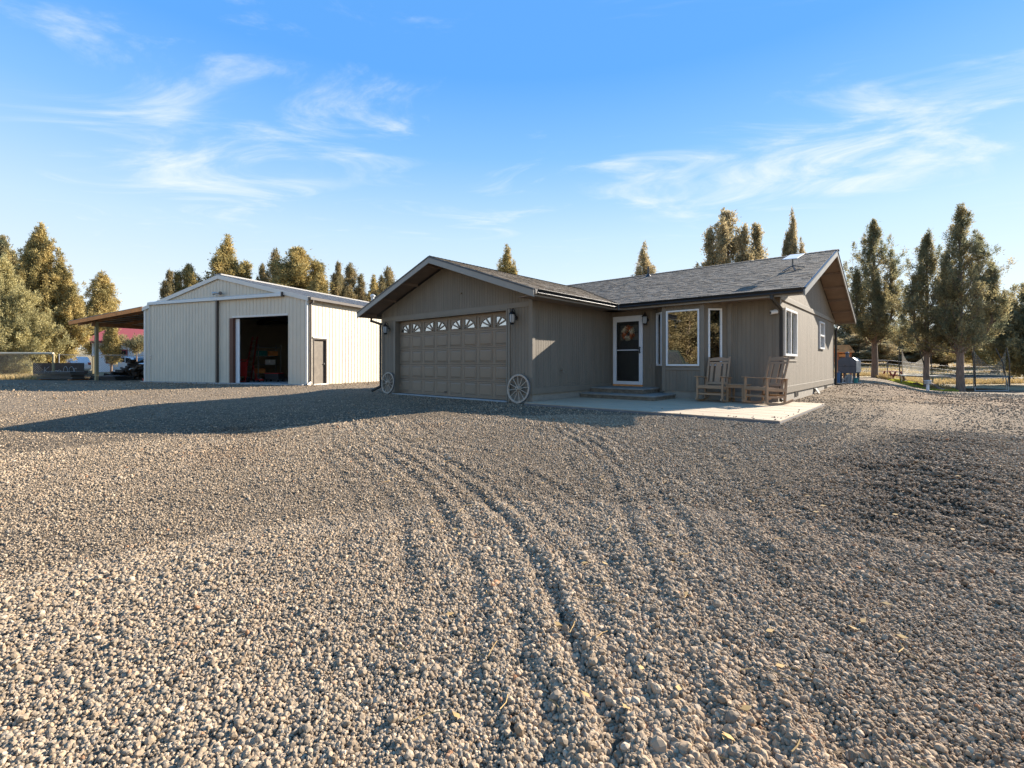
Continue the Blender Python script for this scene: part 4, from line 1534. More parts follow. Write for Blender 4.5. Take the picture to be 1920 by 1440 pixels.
# ------------------------------------------------------------------ things on and by the house
def wagon_wheel(label, x, y, r, lean):
    t = thing('wagon_wheel', label, 'wagon wheel', (x, y, gh(x, y) - 0.005), group='old wagon wheels flanking the garage door', rot=(lean, R(random.Random(label).uniform(0, 30)) * 0, 0))
    c = (0, 0, r)
    rim = MB().ring(r - 0.052, r - 0.006, -0.025, 0.025, 48, c).build('rim', 'wheel_wood', t, bevel=0.004)
    MB().ring(r - 0.0055, r, -0.022, 0.022, 48, c).build('tyre', 'grey_metal', t)
    hub = MB()
    for r0, y0, y1 in ((0.055, -0.06, 0.06), (0.042, -0.085, -0.06)):
        hub.tube([(0, y0, r), (0, y1, r)], r0, 16)
    h = hub.build('hub', 'wheel_wood', t)
    MB().tube([(0, -0.0865, r), (0, -0.08, r)], 0.02, 12).build('bore', 'black_metal', h)
    for k in range(12):
        a = 2 * math.pi * (k + 0.3) / 12
        d = Vector((math.cos(a), 0, math.sin(a)))
        cc = Vector(c)
        MB().tube([cc + d * 0.05, cc + d * (r * 0.55), cc + d * (r - 0.05)], [0.013, 0.010, 0.012], 8).build('spoke', 'wheel_wood', t)
    return t


wagon_wheel('weathered wagon wheel leaning between the garage door and the patio', -7.75, 9.00, 0.374, -0.10)
wagon_wheel('weathered wagon wheel leaning by the downspout at the garage corner', -13.50, 9.00, 0.366, -0.10)


def lantern(label, x, y, z, s=1.0):
    t = thing('wall_lantern', label, 'wall lantern', (x, y, z), group='black coach lanterns on the house front')
    MB().tube([(0, -0.02, -0.04), (0, 0, -0.04)], 0.06 * s, 14).build('backplate', 'black_metal', t)
    arm = [(0, -0.01, 0.02), (0, -0.06, 0.14 * s), (0, -0.12, 0.185 * s), (0, -0.145, 0.15 * s)]
    MB().tube(arm, 0.011, 8).build('arm', 'black_metal', t)
    sc = [(0, -0.01, -0.05), (0, -0.05, 0.03), (0, -0.09, 0.06)]
    MB().tube(sc, 0.009, 8).build('scroll', 'black_metal', t)
    c = (0, -0.145, 0)
    MB().lathe([(0.012, 0.17 * s), (0.02, 0.13 * s), (0.045, 0.10 * s), (0.085, 0.055 * s), (0.09, 0.04 * s)], c, 14).build('cap', 'black_metal', t, smooth=True)
    MB().lathe([(0.062, 0.04 * s), (0.072, -0.02 * s), (0.068, -0.11 * s), (0.05, -0.16 * s)], c, 14).build('glass', 'lamp_glass', t, smooth=True)
    cg = MB()
    for k in range(6):
        a = 2 * math.pi * k / 6
        ca, sa = math.cos(a), math.sin(a)
        cg.tube([(0.07 * ca, -0.145 + 0.07 * sa, 0.04 * s), (0.078 * ca, -0.145 + 0.078 * sa, -0.04 * s), (0.056 * ca, -0.145 + 0.056 * sa, -0.16 * s)], 0.005, 5)
    cg.build('cage', 'black_metal', t)
    MB().lathe([(0.02, -0.205 * s), (0.045, -0.19 * s), (0.062, -0.165 * s), (0.055, -0.155 * s)], c, 14).build('base', 'black_metal', t, smooth=True)


lantern('black coach lantern by the garage door, above the wheel next the patio', -7.93, GY - 0.004, 2.22, 1.08)
lantern('black coach lantern at the far corner of the garage front', -13.60, GY - 0.004, 2.20, 1.08)
lantern('black coach lantern between the white storm door and the bay window', -6.20, MY - 0.004, 2.34, 1.0)


def petal_ball(mb, c, r, rnd):
    for k in range(16):
        d = Vector((rnd.gauss(0, 1), -abs(rnd.gauss(0, 1)) * 0.8, rnd.gauss(0, 1))).normalized()
        s = d.orthogonal().normalized()
        s = (Matrix.Rotation(rnd.uniform(0, 6.28), 3, d) @ s)
        b = Vector(c)
        tip = b + d * r
        mid = b + d * r * 0.55
        mb.add([tuple(b), tuple(mid + s * r * 0.38), tuple(tip), tuple(mid - s * r * 0.38)], [(0, 1, 2, 3)])


wr = thing('door_wreath', 'round wreath of orange and cream flowers on the front door', 'wreath', (-6.80, MY + 0.03, 1.93))
ringm = MB()
pts = [(0.15 * math.cos(a), 0, 0.15 * math.sin(a)) for a in [2 * math.pi * k / 20 for k in range(21)]]
ringm.tube(pts, 0.025, 6).build('ring', 'flower_orange', wr)
rnd = random.Random(8)
for k in range(18):
    a = 2 * math.pi * k / 18
    mb = MB()
    for j in range(3):
        rr = 0.145 + rnd.uniform(-0.045, 0.045)
        petal_ball(mb, (rr * math.cos(a) + rnd.uniform(-.02, .02), -0.012, rr * math.sin(a) + rnd.uniform(-.02, .02)), rnd.uniform(0.065, 0.085), rnd)
    cream = (k // 3) % 2 == 0
    mb.build('blossom', 'flower_cream' if cream else 'flower_orange', wr)


def rocking_chair(label, x, y, rz, group):
    t = thing('rocking_chair', label, 'rocking chair', (x, y, 0.052), rz, group)   # faces local -y
    M = 'poly_wood'
    W = 0.30     # half width at the posts
    rk = []
    for s in (-1, 1):
        pr = []
        for i in range(13):
            f = i / 12
            yy = -0.42 + f * 0.92
            zz = 0.018 + 0.19 * (f - 0.46) ** 2 * 1.5
            pr.append((s * W, yy, zz))
        mb = MB()
        for a, b in zip(pr[:-1], pr[1:]):
            mb.bar(a, b, 0.036, 0.05)
        mb.build('rocker', M, t)
        MB().bar((s * W, -0.31, 0.055), (s * W, -0.31, 0.62), 0.04, 0.055, up=(0, 1, 0)).build('leg', M, t, bevel=0.004)
        MB().bar((s * W, 0.24, 0.06), (s * (W - 0.01), 0.30, 0.60), 0.04, 0.055, up=(0, 1, 0)).build('leg', M, t, bevel=0.004)
        # arm rest
        MB().add([(s * W - 0.055, -0.38, 0.622), (s * W + 0.055, -0.38, 0.622), (s * W + 0.05, 0.30, 0.585), (s * W - 0.03, 0.30, 0.585),
                  (s * W - 0.055, -0.38, 0.645), (s * W + 0.055, -0.38, 0.645), (s * W + 0.05, 0.30, 0.608), (s * W - 0.03, 0.30, 0.608)],
                 [(0, 3, 2, 1), (4, 5, 6, 7), (0, 1, 5, 4), (1, 2, 6, 5), (2, 3, 7, 6), (3, 0, 4, 7)]).build('armrest', M, t, bevel=0.006)
        MB().bar((s * W, -0.30, 0.36), (s * W, 0.27, 0.33), 0.03, 0.075).build('side_rail', M, t, bevel=0.004)
        MB().bar((s * W, -0.30, 0.185), (s * W, 0.27, 0.17), 0.028, 0.045).build('stretcher', M, t, bevel=0.004)
        # back post
        MB().bar((s * 0.245, 0.20, 0.36), (s * 0.255, 0.43, 1.12), 0.045, 0.035, up=(0, 1, 0)).build('back_post', M, t, bevel=0.005)
    # seat slats, front apron
    for i in range(7):
        yy = -0.30 + i * 0.082
        MB().box(-W + 0.022, W - 0.022, yy, yy + 0.073, 0.395 - 0.011 * i + 0.004, 0.417 - 0.011 * i).build('seat_slat', M, t, bevel=0.003)
    MB().box(-W + 0.02, W - 0.02, -0.335, -0.305, 0.335, 0.405).build('apron', M, t, bevel=0.004)
    MB().bar((-W, -0.30, 0.20), (W, -0.30, 0.20), 0.03, 0.045).build('stretcher', M, t, bevel=0.004)
    MB().bar((-W, 0.255, 0.20), (W, 0.255, 0.20), 0.03, 0.045).build('stretcher', M, t, bevel=0.004)
    # back: lower rail, upper rail, crest, three slats
    def bp(z, off=0.0):
        f = (z - 0.36) / 0.76
        return 0.20 + 0.23 * f + off
    for (za, zb, nm) in ((0.425, 0.485, 'back_rail'), (0.945, 0.995, 'back_rail')):
        MB().add([(-0.225, bp(za, -.014), za), (0.225, bp(za, -.014), za), (0.225, bp(za, .014), za), (-0.225, bp(za, .014), za),
                  (-0.225, bp(zb, -.014), zb), (0.225, bp(zb, -.014), zb), (0.225, bp(zb, .014), zb), (-0.225, bp(zb, .014), zb)],
                 [(0, 3, 2, 1), (4, 5, 6, 7), (0, 1, 5, 4), (1, 2, 6, 5), (2, 3, 7, 6), (3, 0, 4, 7)]).build(nm, M, t, bevel=0.003)
    cr = []
    for i in range(9):
        xx = -0.23 + 0.46 * i / 8
        cr.append((xx, 1.085 + 0.03 * math.cos(xx / 0.23 * math.pi / 2)))
    poly = [(-0.23, bp(1.02, -.014), 1.02), (0.23, bp(1.02, -.014), 1.02)] + [(xx, bp(zz, -.014), zz) for xx, zz in cr[::-1]]
    MB().prism(poly, (0, 0.028, 0)).build('crest_rail', M, t, bevel=0.003)
    for (xa, w) in ((-0.155, 0.075), (0.0, 0.135), (0.155, 0.075)):
        MB().bar((xa, bp(0.47), 0.47), (xa, bp(0.955), 0.955), w, 0.02, up=(0, 1, 0)).build('back_slat', M, t, bevel=0.003)
    return t


CG = 'brown rocking chairs on the patio'
rocking_chair('brown rocking chair facing the yard in front of the bay window', -4.00, 12.22, 0.0, CG)
rocking_chair('brown rocking chair turned sideways beside the small table at the house corner', -2.82, 12.22, R(-28), CG)

tb = thing('side_table', 'small square brown side table between the two rocking chairs', 'table', (-3.47, 12.38, 0.052), R(-6))
for sx in (-1, 1):
    for sy in (-1, 1):
        MB().box(sx * 0.185 - 0.024, sx * 0.185 + 0.024, sy * 0.185 - 0.024, sy * 0.185 + 0.024, 0, 0.42).build('leg', 'poly_wood', tb, bevel=0.004)
for i in range(4):
    a = -0.225 + i * 0.1135
    MB().box(-0.225, 0.225, a, a + 0.108, 0.421, 0.445).build('top_slat', 'poly_wood', tb, bevel=0.003)
for i in range(3):
    a = -0.16 + i * 0.108
    MB().box(-0.185, 0.185, a, a + 0.10, 0.12, 0.137).build('shelf_slat', 'poly_wood', tb, bevel=0.003)
MB().box(-0.16, 0.16, -0.205, -0.185, 0.36, 0.42).box(-0.16, 0.16, 0.185, 0.205, 0.36, 0.42).build('apron', 'poly_wood', tb, bevel=0.003)

sc = thing('security_camera', 'white bullet security camera under the eave at the house corner', 'security camera', (-2.80, MY - 0.023, 2.28))
MB().tube([(0.0, -0.0, 0.02), (0.0, -0.03, 0.02)], 0.05, 14).build('mount', 'camera_white', sc)
MB().bar((0, -0.02, 0.02), (-0.02, -0.10, 0.0), 0.03, 0.03).build('arm', 'camera_white', sc)
MB().tube([(0.06, -0.08, 0.0), (-0.07, -0.17, -0.02)], [0.045, 0.05], 16).build('body', 'camera_white', sc, smooth=True)
MB().tube([(-0.07, -0.17, -0.02), (-0.078, -0.1755, -0.0212)], 0.032, 14).build('lens', 'black_metal', sc)

dy = 14.99
dzr = EAVE_Z + SLOPE * (dy - EM) + 0.02
dish = thing('satellite_dish', 'flat white rectangular satellite dish on a short mast on the roof', 'satellite dish', (-2.78, dy, dzr))
MB().tube([(0, 0, 0.06), (0, 0, 0.30)], 0.022, 10).build('mast', 'grey_metal', dish)
for (fx, fy) in ((0.30, -0.02), (-0.20, -0.25), (0.12, -0.34), (-0.05, 0.28)):
    MB().bar((0, 0, 0.10), (fx, fy, SLOPE * fy + 0.008), 0.035, 0.02).build('foot', 'grey_metal', dish)
pl = MB().box(-0.19, 0.19, -0.30, 0.30, -0.011, 0.011).build('panel', 'dish_white', dish, bevel=0.012)
pl.location = (0.02, -0.02, 0.335)
pl.rotation_euler = (R(21), R(4), R(-8))

# ------------------------------------------------------------------ metal shed
SHX, SHY, SHR = -21.36, 9.966, R(20.4)
SW_, SD_, SE_, SP_ = 11.44, 14.0, 4.08, 5.42
shed = thing('metal_shed', 'large cream ribbed metal shed with an open doorway', 'shed', (SHX, SHY, 0), SHR)


def shed_top(s):
    return SE_ - 0.03 + (SP_ - SE_) * min(s, SW_ - s) / (SW_ / 2)


shed_top.peak = SW_ / 2
OPX0, OPX1, OPZ = -4.75, -1.14, 3.36
kw = dict(width=0.915, pitch=0.229, kind='rib', world=False)
wall(shed, 'metal_panel', 'shed_metal', (-SW_, 0, 0), (1, 0, 0), (0, -1, 0), SW_, -0.12, shed_top, openings=[(SW_ + OPX0, SW_ + OPX1, -0.2, OPZ)], **kw)
WD0, WD1, WDZ = 0.36, 1.22, 2.20
wall(shed, 'metal_panel', 'shed_metal', (0, 0, 0), (0, 1, 0), (1, 0, 0), SD_, -0.1, SE_ - 0.02, openings=[(WD0, WD1, -0.2, WDZ)], **kw)
kw['width'] = 3.66
wall(shed, 'metal_panel', 'shed_metal', (-SW_, SD_, 0), (0, -1, 0), (-1, 0, 0), SD_, -0.1, SE_ - 0.02, **kw)
wall(shed, 'metal_panel', 'inside_metal', (0, SD_, 0), (-1, 0, 0), (0, 1, 0), SW_, -0.1, shed_top, **kw)


def sbox(nm, m, *b, parent=None, bevel=0.0):
    return MB().box(*b).build(nm, m, parent or shed, bevel=bevel)


# inner lining of the rear wall: ribbed sheet, posts and girts
for i in range(int(SW_ / 0.229)):
    pass
lin_ = MB()
sheet(lin_, (-SW_ + 0.1, SD_ - 0.06, 0), (1, 0, 0), (0, -1, 0), 0, SW_ - 0.2, 0.05, lambda s: shed_top(s) - 0.15, 0.229, 0.05, 'rib')
lin_.build('wall_lining', 'inside_metal', shed)
for z in (0.75, 1.45, 2.15, 2.85, 3.55):
    sbox('girt', 'dark_frame', -SW_ + 0.2, -0.2, SD_ - 0.16, SD_ - 0.09, z, z + 0.14)
for x in (-9.3, -6.9, -4.5, -2.1):
    sbox('post', 'dark_frame', x - 0.08, x + 0.08, SD_ - 0.30, SD_ - 0.165, 0.05, 4.0)
for y in (3.5, 7.0, 10.5):
    MB().bar((-SW_ + 0.15, y, SE_ - 0.3), (-SW_ / 2, y, SP_ - 0.3), 0.1, 0.22).bar((-0.15, y, SE_ - 0.3), (-SW_ / 2, y, SP_ - 0.3), 0.1, 0.22).bar((-SW_ + 0.2, y, SE_ - 0.35), (-0.2, y, SE_ - 0.35), 0.1, 0.14).build('truss', 'dark_frame', shed)
sbox('slab', 'concrete', -SW_ + 0.05, -0.05, -0.25, SD_ - 0.05, -0.15, 0.05)
# doorway trim
sbox('door_header', 'shed_trim', OPX0, OPX1, -0.028, 0.10, OPZ - 0.09, OPZ)
sbox('door_jamb', 'shed_brown', OPX0, OPX0 + 0.05, -0.03, 0.16, 0.05, OPZ - 0.091)
MB().box(OPX0 - 0.26, OPX0 - 0.002, -0.012, -0.002, 0.05, OPZ - 0.1).build('jamb_panel', 'shed_brown', shed)
sbox('door_edge', 'white_vinyl', OPX0 + 0.051, OPX0 + 0.30, 0.12, 0.16, 0.05, OPZ - 0.13)
# sliding leaf parked on the long half of the front, with its track
leaf = thing_leaf = None
lf = MB()
sheet(lf, (-10.85, -0.09, 0), (1, 0, 0), (0, -1, 0), 0, 5.05, 0.06, 4.16, 0.229, 0.10, 'rib', t=0.05)
leaf = lf.build('sliding_door', 'shed_metal', shed)
sbox('door_stile', 'shed_trim', -10.90, -10.851, -0.125, -0.035, 0.06, 4.16, parent=leaf)
sbox('door_stile', 'shed_gutter', -5.80, -5.70, -0.13, -0.03, 0.03, 4.16, parent=leaf)
MB().tube([(-10.7, -0.12, 1.22), (-10.7, -0.17, 1.24), (-10.7, -0.17, 1.40), (-10.7, -0.12, 1.42)], 0.014, 6).build('pull', 'chrome', leaf)
MB().prism([(-10.95, -0.03, 4.17), (-10.95, -0.19, 4.17), (-10.95, -0.17, 4.31), (-10.95, -0.03, 4.37)], (9.55, 0, 0)).build('track', 'shed_trim', shed)
sbox('track_end', 'shed_gutter', -1.40, -1.36, -0.19, -0.03, 4.15, 4.37)
# rake and corner trim
for (xa, xb) in ((0.12, -SW_ / 2), (-SW_ - 0.12, -SW_ / 2)):
    a = Vector((xa, -0.04, SE_ + (0.0 - 0.03))); b = Vector((xb, -0.04, SP_))
    MB().prism([tuple(a + Vector((0, 0, .03))), tuple(b + Vector((0, 0, .05))), tuple(b - Vector((0, 0, .15))), tuple(a - Vector((0, 0, .17)))], (0, -0.04, 0)).build('rake_trim', 'shed_trim', shed, bevel=0.004)
sbox('corner_trim', 'shed_trim', -0.07, 0.032, -0.034, -0.001, -0.1, SE_ - 0.1)
sbox('corner_trim', 'shed_trim', 0.001, 0.034, -0.001, 0.075, -0.1, SE_ - 0.04)
sbox('corner_trim', 'shed_trim', -SW_ - 0.03, -SW_ + 0.12, -0.034, -0.001, -0.1, SE_ - 0.1)
# roof
for (xa, xb) in ((0.14, -SW_ / 2), (-SW_ - 0.14, -SW_ / 2)):
    mb = MB()
    k = 60
    n_ = int((SD_ + 0.2) / 0.229)
    sl = (SP_ - SE_) / (SW_ / 2)
    za = SE_ + 0.02 - abs(0.14) * sl; zb = SP_ + 0.06
    poly = [(xa, -0.07, za), (xb, -0.07, zb), (xb, -0.07, zb - 0.05), (xa, -0.07, za - 0.05)]
    mb.prism(poly, (0, SD_ + 0.2, 0))
    for i in range(n_ + 1):
        y = 0.0 + i * 0.229
        mb.bar((xa, y, za + 0.01), (xb, y, zb + 0.01), 0.04, 0.025)
    mb.build('roof_slope', 'shed_roof', shed)
sbox('ridge_cap', 'shed_roof', -SW_ / 2 - 0.25, -SW_ / 2 + 0.25, -0.08, SD_ + 0.14, SP_ + 0.03, SP_ + 0.095)
sbox('gutter', 'shed_gutter', 0.145, 0.27, -0.05, SD_ + 0.1, SE_ - 0.14, SE_ - 0.02)
mb = MB()
for a, b in zip([(0.2, 0.16, SE_ - 0.14), (0.2, 0.16, SE_ - 0.22), (0.07, 0.14, SE_ - 0.3), (0.07, 0.14, 0.15)], [(0.2, 0.16, SE_ - 0.22), (0.07, 0.14, SE_ - 0.3), (0.07, 0.14, 0.15), (0.12, -0.12, 0.03)]):
    mb.bar(a, b, 0.08, 0.07, up=(0, 1, 0.01))
mb.build('downspout', 'shed_gutter', shed, bevel=0.006)
# walk-in door on the sunny side
wd = sbox('walk_door', 'door_grey', -0.10, -0.06, WD0 + 0.05, WD1 - 0.05, 0.06, WDZ - 0.06)
mb = MB()
for bx in ((-0.12, 0.03, WD0, WD0 + 0.05, 0, WDZ), (-0.12, 0.03, WD1 - 0.05, WD1, 0, WDZ), (-0.12, 0.03, WD0 + 0.05, WD1 - 0.05, WDZ - 0.06, WDZ)):
    mb.box(*bx)
mb.build('door_frame', 'shed_gutter', shed)
sbox('door_cap', 'shed_trim', 0.0, 0.06, WD0 - 0.04, WD1 + 0.06, WDZ, WDZ + 0.07)
sbox('sill', 'shed_trim', -0.1, 0.1, WD0 - 0.02, WD1 + 0.02, -0.1, 0.055)
MB().tube([(-0.06, WD1 - 0.13, 1.0), (0.0, WD1 - 0.13, 1.0)], [0.02, 0.03], 10).build('knob', 'chrome', wd)
# stove flue standing over the roof
MB().lathe([(0.10, 4.5), (0.10, 5.25), (0.17, 5.28), (0.17, 5.36), (0.06, 5.44)], (-2.5, 8.0, 0), 14).build('flue', 'galv', shed, smooth=True)
fl = thing('flood_light', 'twin head flood light on the shed gable', 'flood light', tuple(shed.matrix_basis @ Vector((-5.55, -0.05, 4.52))), SHR)
MB().box(-0.06, 0.06, -0.05, 0.01, -0.06, 0.06).build('box', 'galv', fl, bevel=0.006)
for s in (-1, 1):
    MB().tube([(s * 0.05, -0.04, 0.0), (s * 0.15, -0.12, 0.02), (s * 0.27, -0.20, -0.02)], [0.025, 0.06, 0.085], 12).build('lamp_head', 'galv' if s < 0 else 'grey_metal', fl, smooth=True)

# ---- stored inside the shed
def sl(x, y, z=0.05):
    return tuple(wm(shed) @ Vector((x, y, z)))


bpy.context.view_layer.update()
lad = thing('step_ladder', 'red step ladder leaning inside the shed doorway', 'ladder', sl(-6.9, 2.6), SHR)
for s in (-1, 1):
    MB().bar((s * 0.25, 0, 0), (s * 0.18, 0.5, 2.5), 0.03, 0.07).build('rail', 'red_paint', lad)
for i in range(8):
    f = (i + 0.7) / 8.5
    MB().bar((-0.25 + 0.07 * f, 0.5 * f, 2.5 * f), (0.25 - 0.07 * f, 0.5 * f, 2.5 * f), 0.06, 0.03).build('rung', 'galv', lad)
ht = thing('hand_truck', 'bright red hand truck just inside the shed doorway', 'hand truck', sl(-5.25, 0.95), SHR + R(20))
MB().bar((-0.18, 0, 0.12), (-0.18, 0.1, 1.15), 0.05, 0.05).bar((0.18, 0, 0.12), (0.18, 0.1, 1.15), 0.05, 0.05).build('rail', 'red_equip', ht)
MB().box(-0.17, 0.17, 0.0, 0.05, 0.3, 1.05).build('back_plate', 'red_equip', ht)
MB().bar((-0.18, 0.1, 1.15), (0.18, 0.1, 1.15), 0.05, 0.05).build('grip', 'red_equip', ht)
MB().box(-0.22, 0.22, -0.30, 0.02, 0.02, 0.05).build('toe_plate', 'red_equip', ht)
for s in (-1, 1):
    MB().tube([(s * 0.22, 0.07, 0.13), (s * 0.30, 0.07, 0.13)], 0.13, 16).build('wheel', 'rubber', ht)
mw = thing('floor_jack', 'low red floor jack on the shed slab by the doorway', 'floor jack', sl(-4.75, 1.5), SHR + R(70))
MB().box(-0.10, 0.10, -0.35, 0.35, 0.06, 0.16).build('frame', 'red_equip', mw, bevel=0.02)
MB().bar((0, 0.3, 0.14), (0, 0.75, 0.85), 0.035, 0.035).build('handle', 'red_equip', mw)
for a in (-0.28, 0.28):
    for s in (-1, 1):
        MB().tube([(s * 0.10, a, 0.06), (s * 0.15, a, 0.06)], 0.06, 12).build('wheel', 'rubber', mw)
MB().lathe([(0.06, 0.16), (0.06, 0.2)], (0, -0.26, 0), 12).build('saddle', 'grey_metal', mw)
tbx = thing('tool_chest', 'black rolling tool chest beside the red jack in the shed', 'tool chest', sl(-4.2, 2.0), SHR + R(8))
MB().box(-0.42, 0.42, -0.22, 0.22, 0.1, 0.42).build('body', 'scrap_black', tbx, bevel=0.01)
for i in range(2):
    MB().box(-0.39, 0.39, -0.235, -0.221, 0.13 + i * 0.14, 0.25 + i * 0.14).build('drawer', 'dark_door', tbx, bevel=0.004)
MB().box(-0.43, 0.43, -0.23, 0.23, 0.421, 0.46).build('lid', 'red_equip', tbx, bevel=0.008)
for sx in (-1, 1):
    for sy in (-1, 1):
        MB().tube([(sx * 0.36 - 0.02, sy * 0.17, 0.05), (sx * 0.36 + 0.02, sy * 0.17, 0.05)], 0.05, 10).build('caster', 'rubber', tbx)


def dirt_bike(label, x, y, rz):
    t = thing('dirt_bike', label, 'motorcycle', sl(x, y), SHR + rz, 'motorcycles parked in the shed')
    for yy in (-0.68, 0.68):
        w = MB().ring(0.25, 0.34, -0.05, 0.05, 24, (0, 0, 0.34))
        vs = [(b, a + yy, c) for (a, b, c) in w.v]
        w.v = vs
        w.build('tyre', 'rubber', t)
        w = MB()
        for k in range(8):
            a = math.pi * k / 8
            w.bar((0, yy - 0.26 * math.cos(a), 0.34 - 0.26 * math.sin(a)), (0, yy + 0.26 * math.cos(a), 0.34 + 0.26 * math.sin(a)), 0.008, 0.008)
        w.build('spokes', 'chrome', t)
    MB().tube([(0, 0.62, 0.34), (0, 0.1, 0.42), (0, -0.25, 0.45), (0, -0.42, 0.85), (0, 0.5, 0.82), (0, 0.1, 0.42)], 0.035, 8).build('frame', 'grey_metal', t)
    for s in (-1, 1):
        MB().tube([(s * 0.08, -0.68, 0.34), (s * 0.08, -0.42, 1.0)], 0.028, 8).build('fork', 'chrome', t)
    MB().box(-0.13, 0.13, -0.15, 0.22, 0.40, 0.66).build('engine', 'grey_metal', t, bevel=0.04)
    MB().box(-0.12, 0.12, -0.34, 0.05, 0.74, 0.95).build('tank', 'red_paint', t, bevel=0.06)
    MB().box(-0.11, 0.11, 0.02, 0.72, 0.84, 0.92).build('seat', 'rubber', t, bevel=0.03)
    MB().tube([(-0.38, -0.30, 1.08), (-0.15, -0.38, 1.03), (0.15, -0.38, 1.03), (0.38, -0.30, 1.08)], 0.018, 8).build('handlebar', 'black_metal', t)
    MB().box(-0.09, 0.09, -0.95, -0.45, 0.70, 0.73).build('fender', 'scrap_black', t, bevel=0.01)


dirt_bike('dark dirt bike parked at the back of the open shed', -2.6, 6.4, R(60))
dirt_bike('second dirt bike deeper in the shed near the doorway edge', -1.6, 9.2, R(80))
shv = thing('shelving_unit', 'steel shelving with cartons along the shed wall inside the doorway', 'shelving', sl(-7.2, 4.2), SHR + R(90))
for sx in (-0.8, 0.8):
    for sy in (-0.2, 0.2):
        MB().box(sx - 0.02, sx + 0.02, sy - 0.02, sy + 0.02, 0, 2.1).build('post', 'galv', shv)
for k in range(4):
    MB().box(-0.82, 0.82, -0.22, 0.22, 0.35 + k * 0.52, 0.38 + k * 0.52).build('shelf', 'galv', shv)
for k, (dx, lev, m, lab) in enumerate(((-0.5, 0, 'timber', 'brown carton on the lowest shelf inside the shed'), (0.2, 1, 'white_vinyl', 'white carton on the shed shelving'),
                                       (-0.4, 2, 'teal_plastic', 'teal storage tub on the shed shelving'), (0.4, 2, 'timber', 'brown carton next to the teal tub in the shed'))):
    q = wm(shv) @ Vector((dx, 0, 0.38 + lev * 0.52))
    b = thing('storage_box', lab, 'box', tuple(q), SHR + R(90))
    MB().box(-0.22, 0.22, -0.17, 0.17, 0.0, 0.26).build('body', m, b, bevel=0.01)
    MB().box(-0.23, 0.23, -0.18, 0.18, 0.26, 0.29).build('lid', m, b, bevel=0.006)
bench = thing('workbench', 'plain wooden workbench deep inside the open shed', 'workbench', sl(-3.3, 4.6), SHR)
MB().box(-1.1, 1.1, -0.3, 0.3, 0.86, 0.92).build('top', 'treated_post', bench)
for sx in (-1.0, 1.0):
    for sy in (-0.24, 0.24):
        MB().box(sx - 0.045, sx + 0.045, sy - 0.045, sy + 0.045, 0, 0.86).build('leg', 'treated_post', bench)
MB().box(-1.0, 1.0, -0.26, 0.26, 0.25, 0.29).build('shelf', 'treated_post', bench)
fan = thing('shop_fan', 'round pedestal fan standing in the dark shed', 'fan', sl(-1.75, 4.8), SHR)
MB().lathe([(0.22, 0), (0.22, 0.03), (0.03, 0.06), (0.02, 1.15)], n=14).build('stand', 'black_metal', fan)
MB().ring(0.24, 0.265, -0.07, 0.07, 28, (0, 0, 1.35)).build('guard', 'black_metal', fan)
mb = MB()
for k in range(4):
    a = math.pi / 2 * k + 0.4
    mb.bar((0, 0, 1.35), (0.22 * math.cos(a), 0.02, 1.35 + 0.22 * math.sin(a)), 0.11, 0.012, up=(0, 1, 0.3))
mb.build('blades', 'galv', fan)

# ------------------------------------------------------------------ lean-to on the shed's far side
lt = thing('lean_to', 'open lean-to roof on a timber post attached to the shed', 'lean-to', tuple(shed.matrix_basis @ Vector((-SW_ - 0.1, 0, 0))), SHR)
LW = 6.75; ZA, ZB = 4.0, 3.42
MB().bar((-4.85, 0.35, -0.3), (-4.85, 0.35, 3.50), 0.15, 0.15, up=(0, 1, 0)).build('post', 'treated_post', lt, bevel=0.006)
MB().bar((-4.85, 7.0, -0.3), (-4.85, 7.0, 3.4), 0.15, 0.15, up=(0, 1, 0)).build('post', 'treated_post', lt, bevel=0.006)
MB().bar((-4.85, 13.0, -0.3), (-4.85, 13.0, 3.4), 0.15, 0.15, up=(0, 1, 0)).build('post', 'treated_post', lt, bevel=0.006)
MB().bar((-4.85, 0.1, 3.33), (-4.85, 13.6, 3.33), 0.09, 0.24).build('beam', 'rafter', lt)
def lz(x):
    return ZA + (ZB - ZA) * (-x / LW)
a = Vector((0, -0.03, lz(0) + 0.11)); b = Vector((-LW, -0.03, lz(-LW) + 0.11))
MB().prism([tuple(a), tuple(b), tuple(b - Vector((0, 0, .20))), tuple(a - Vector((0, 0, .22)))], (0, -0.05, 0)).build('fascia', 'timber', lt, bevel=0.004)
for i in range(8):
    y = 0.4 + i * 1.85
    MB().bar((0, y, lz(0) - 0.02), (-LW, y, lz(-LW) - 0.02), 0.045, 0.18).build('rafter', 'rafter', lt)
for i in range(10):
    x = -0.3 - i * 0.70
    MB().bar((x, 0.0, lz(x) + 0.09), (x, 13.6, lz(x) + 0.09), 0.09, 0.04).build('purlin', 'rafter', lt)
a = Vector((0, -0.09, lz(0) + 0.118)); b = Vector((-LW - 0.1, -0.09, lz(-LW - 0.1) + 0.118))
MB().prism([tuple(a), tuple(b), tuple(b + Vector((0, 0, .02))), tuple(a + Vector((0, 0, .02)))], (0, 13.8, 0)).build('roof_sheet', 'shed_roof', lt)

def lp(x, y, z=0.0):
    p = lt.matrix_basis @ Vector((x, y, 0))
    return (p.x, p.y, gh(p.x, p.y) + z)


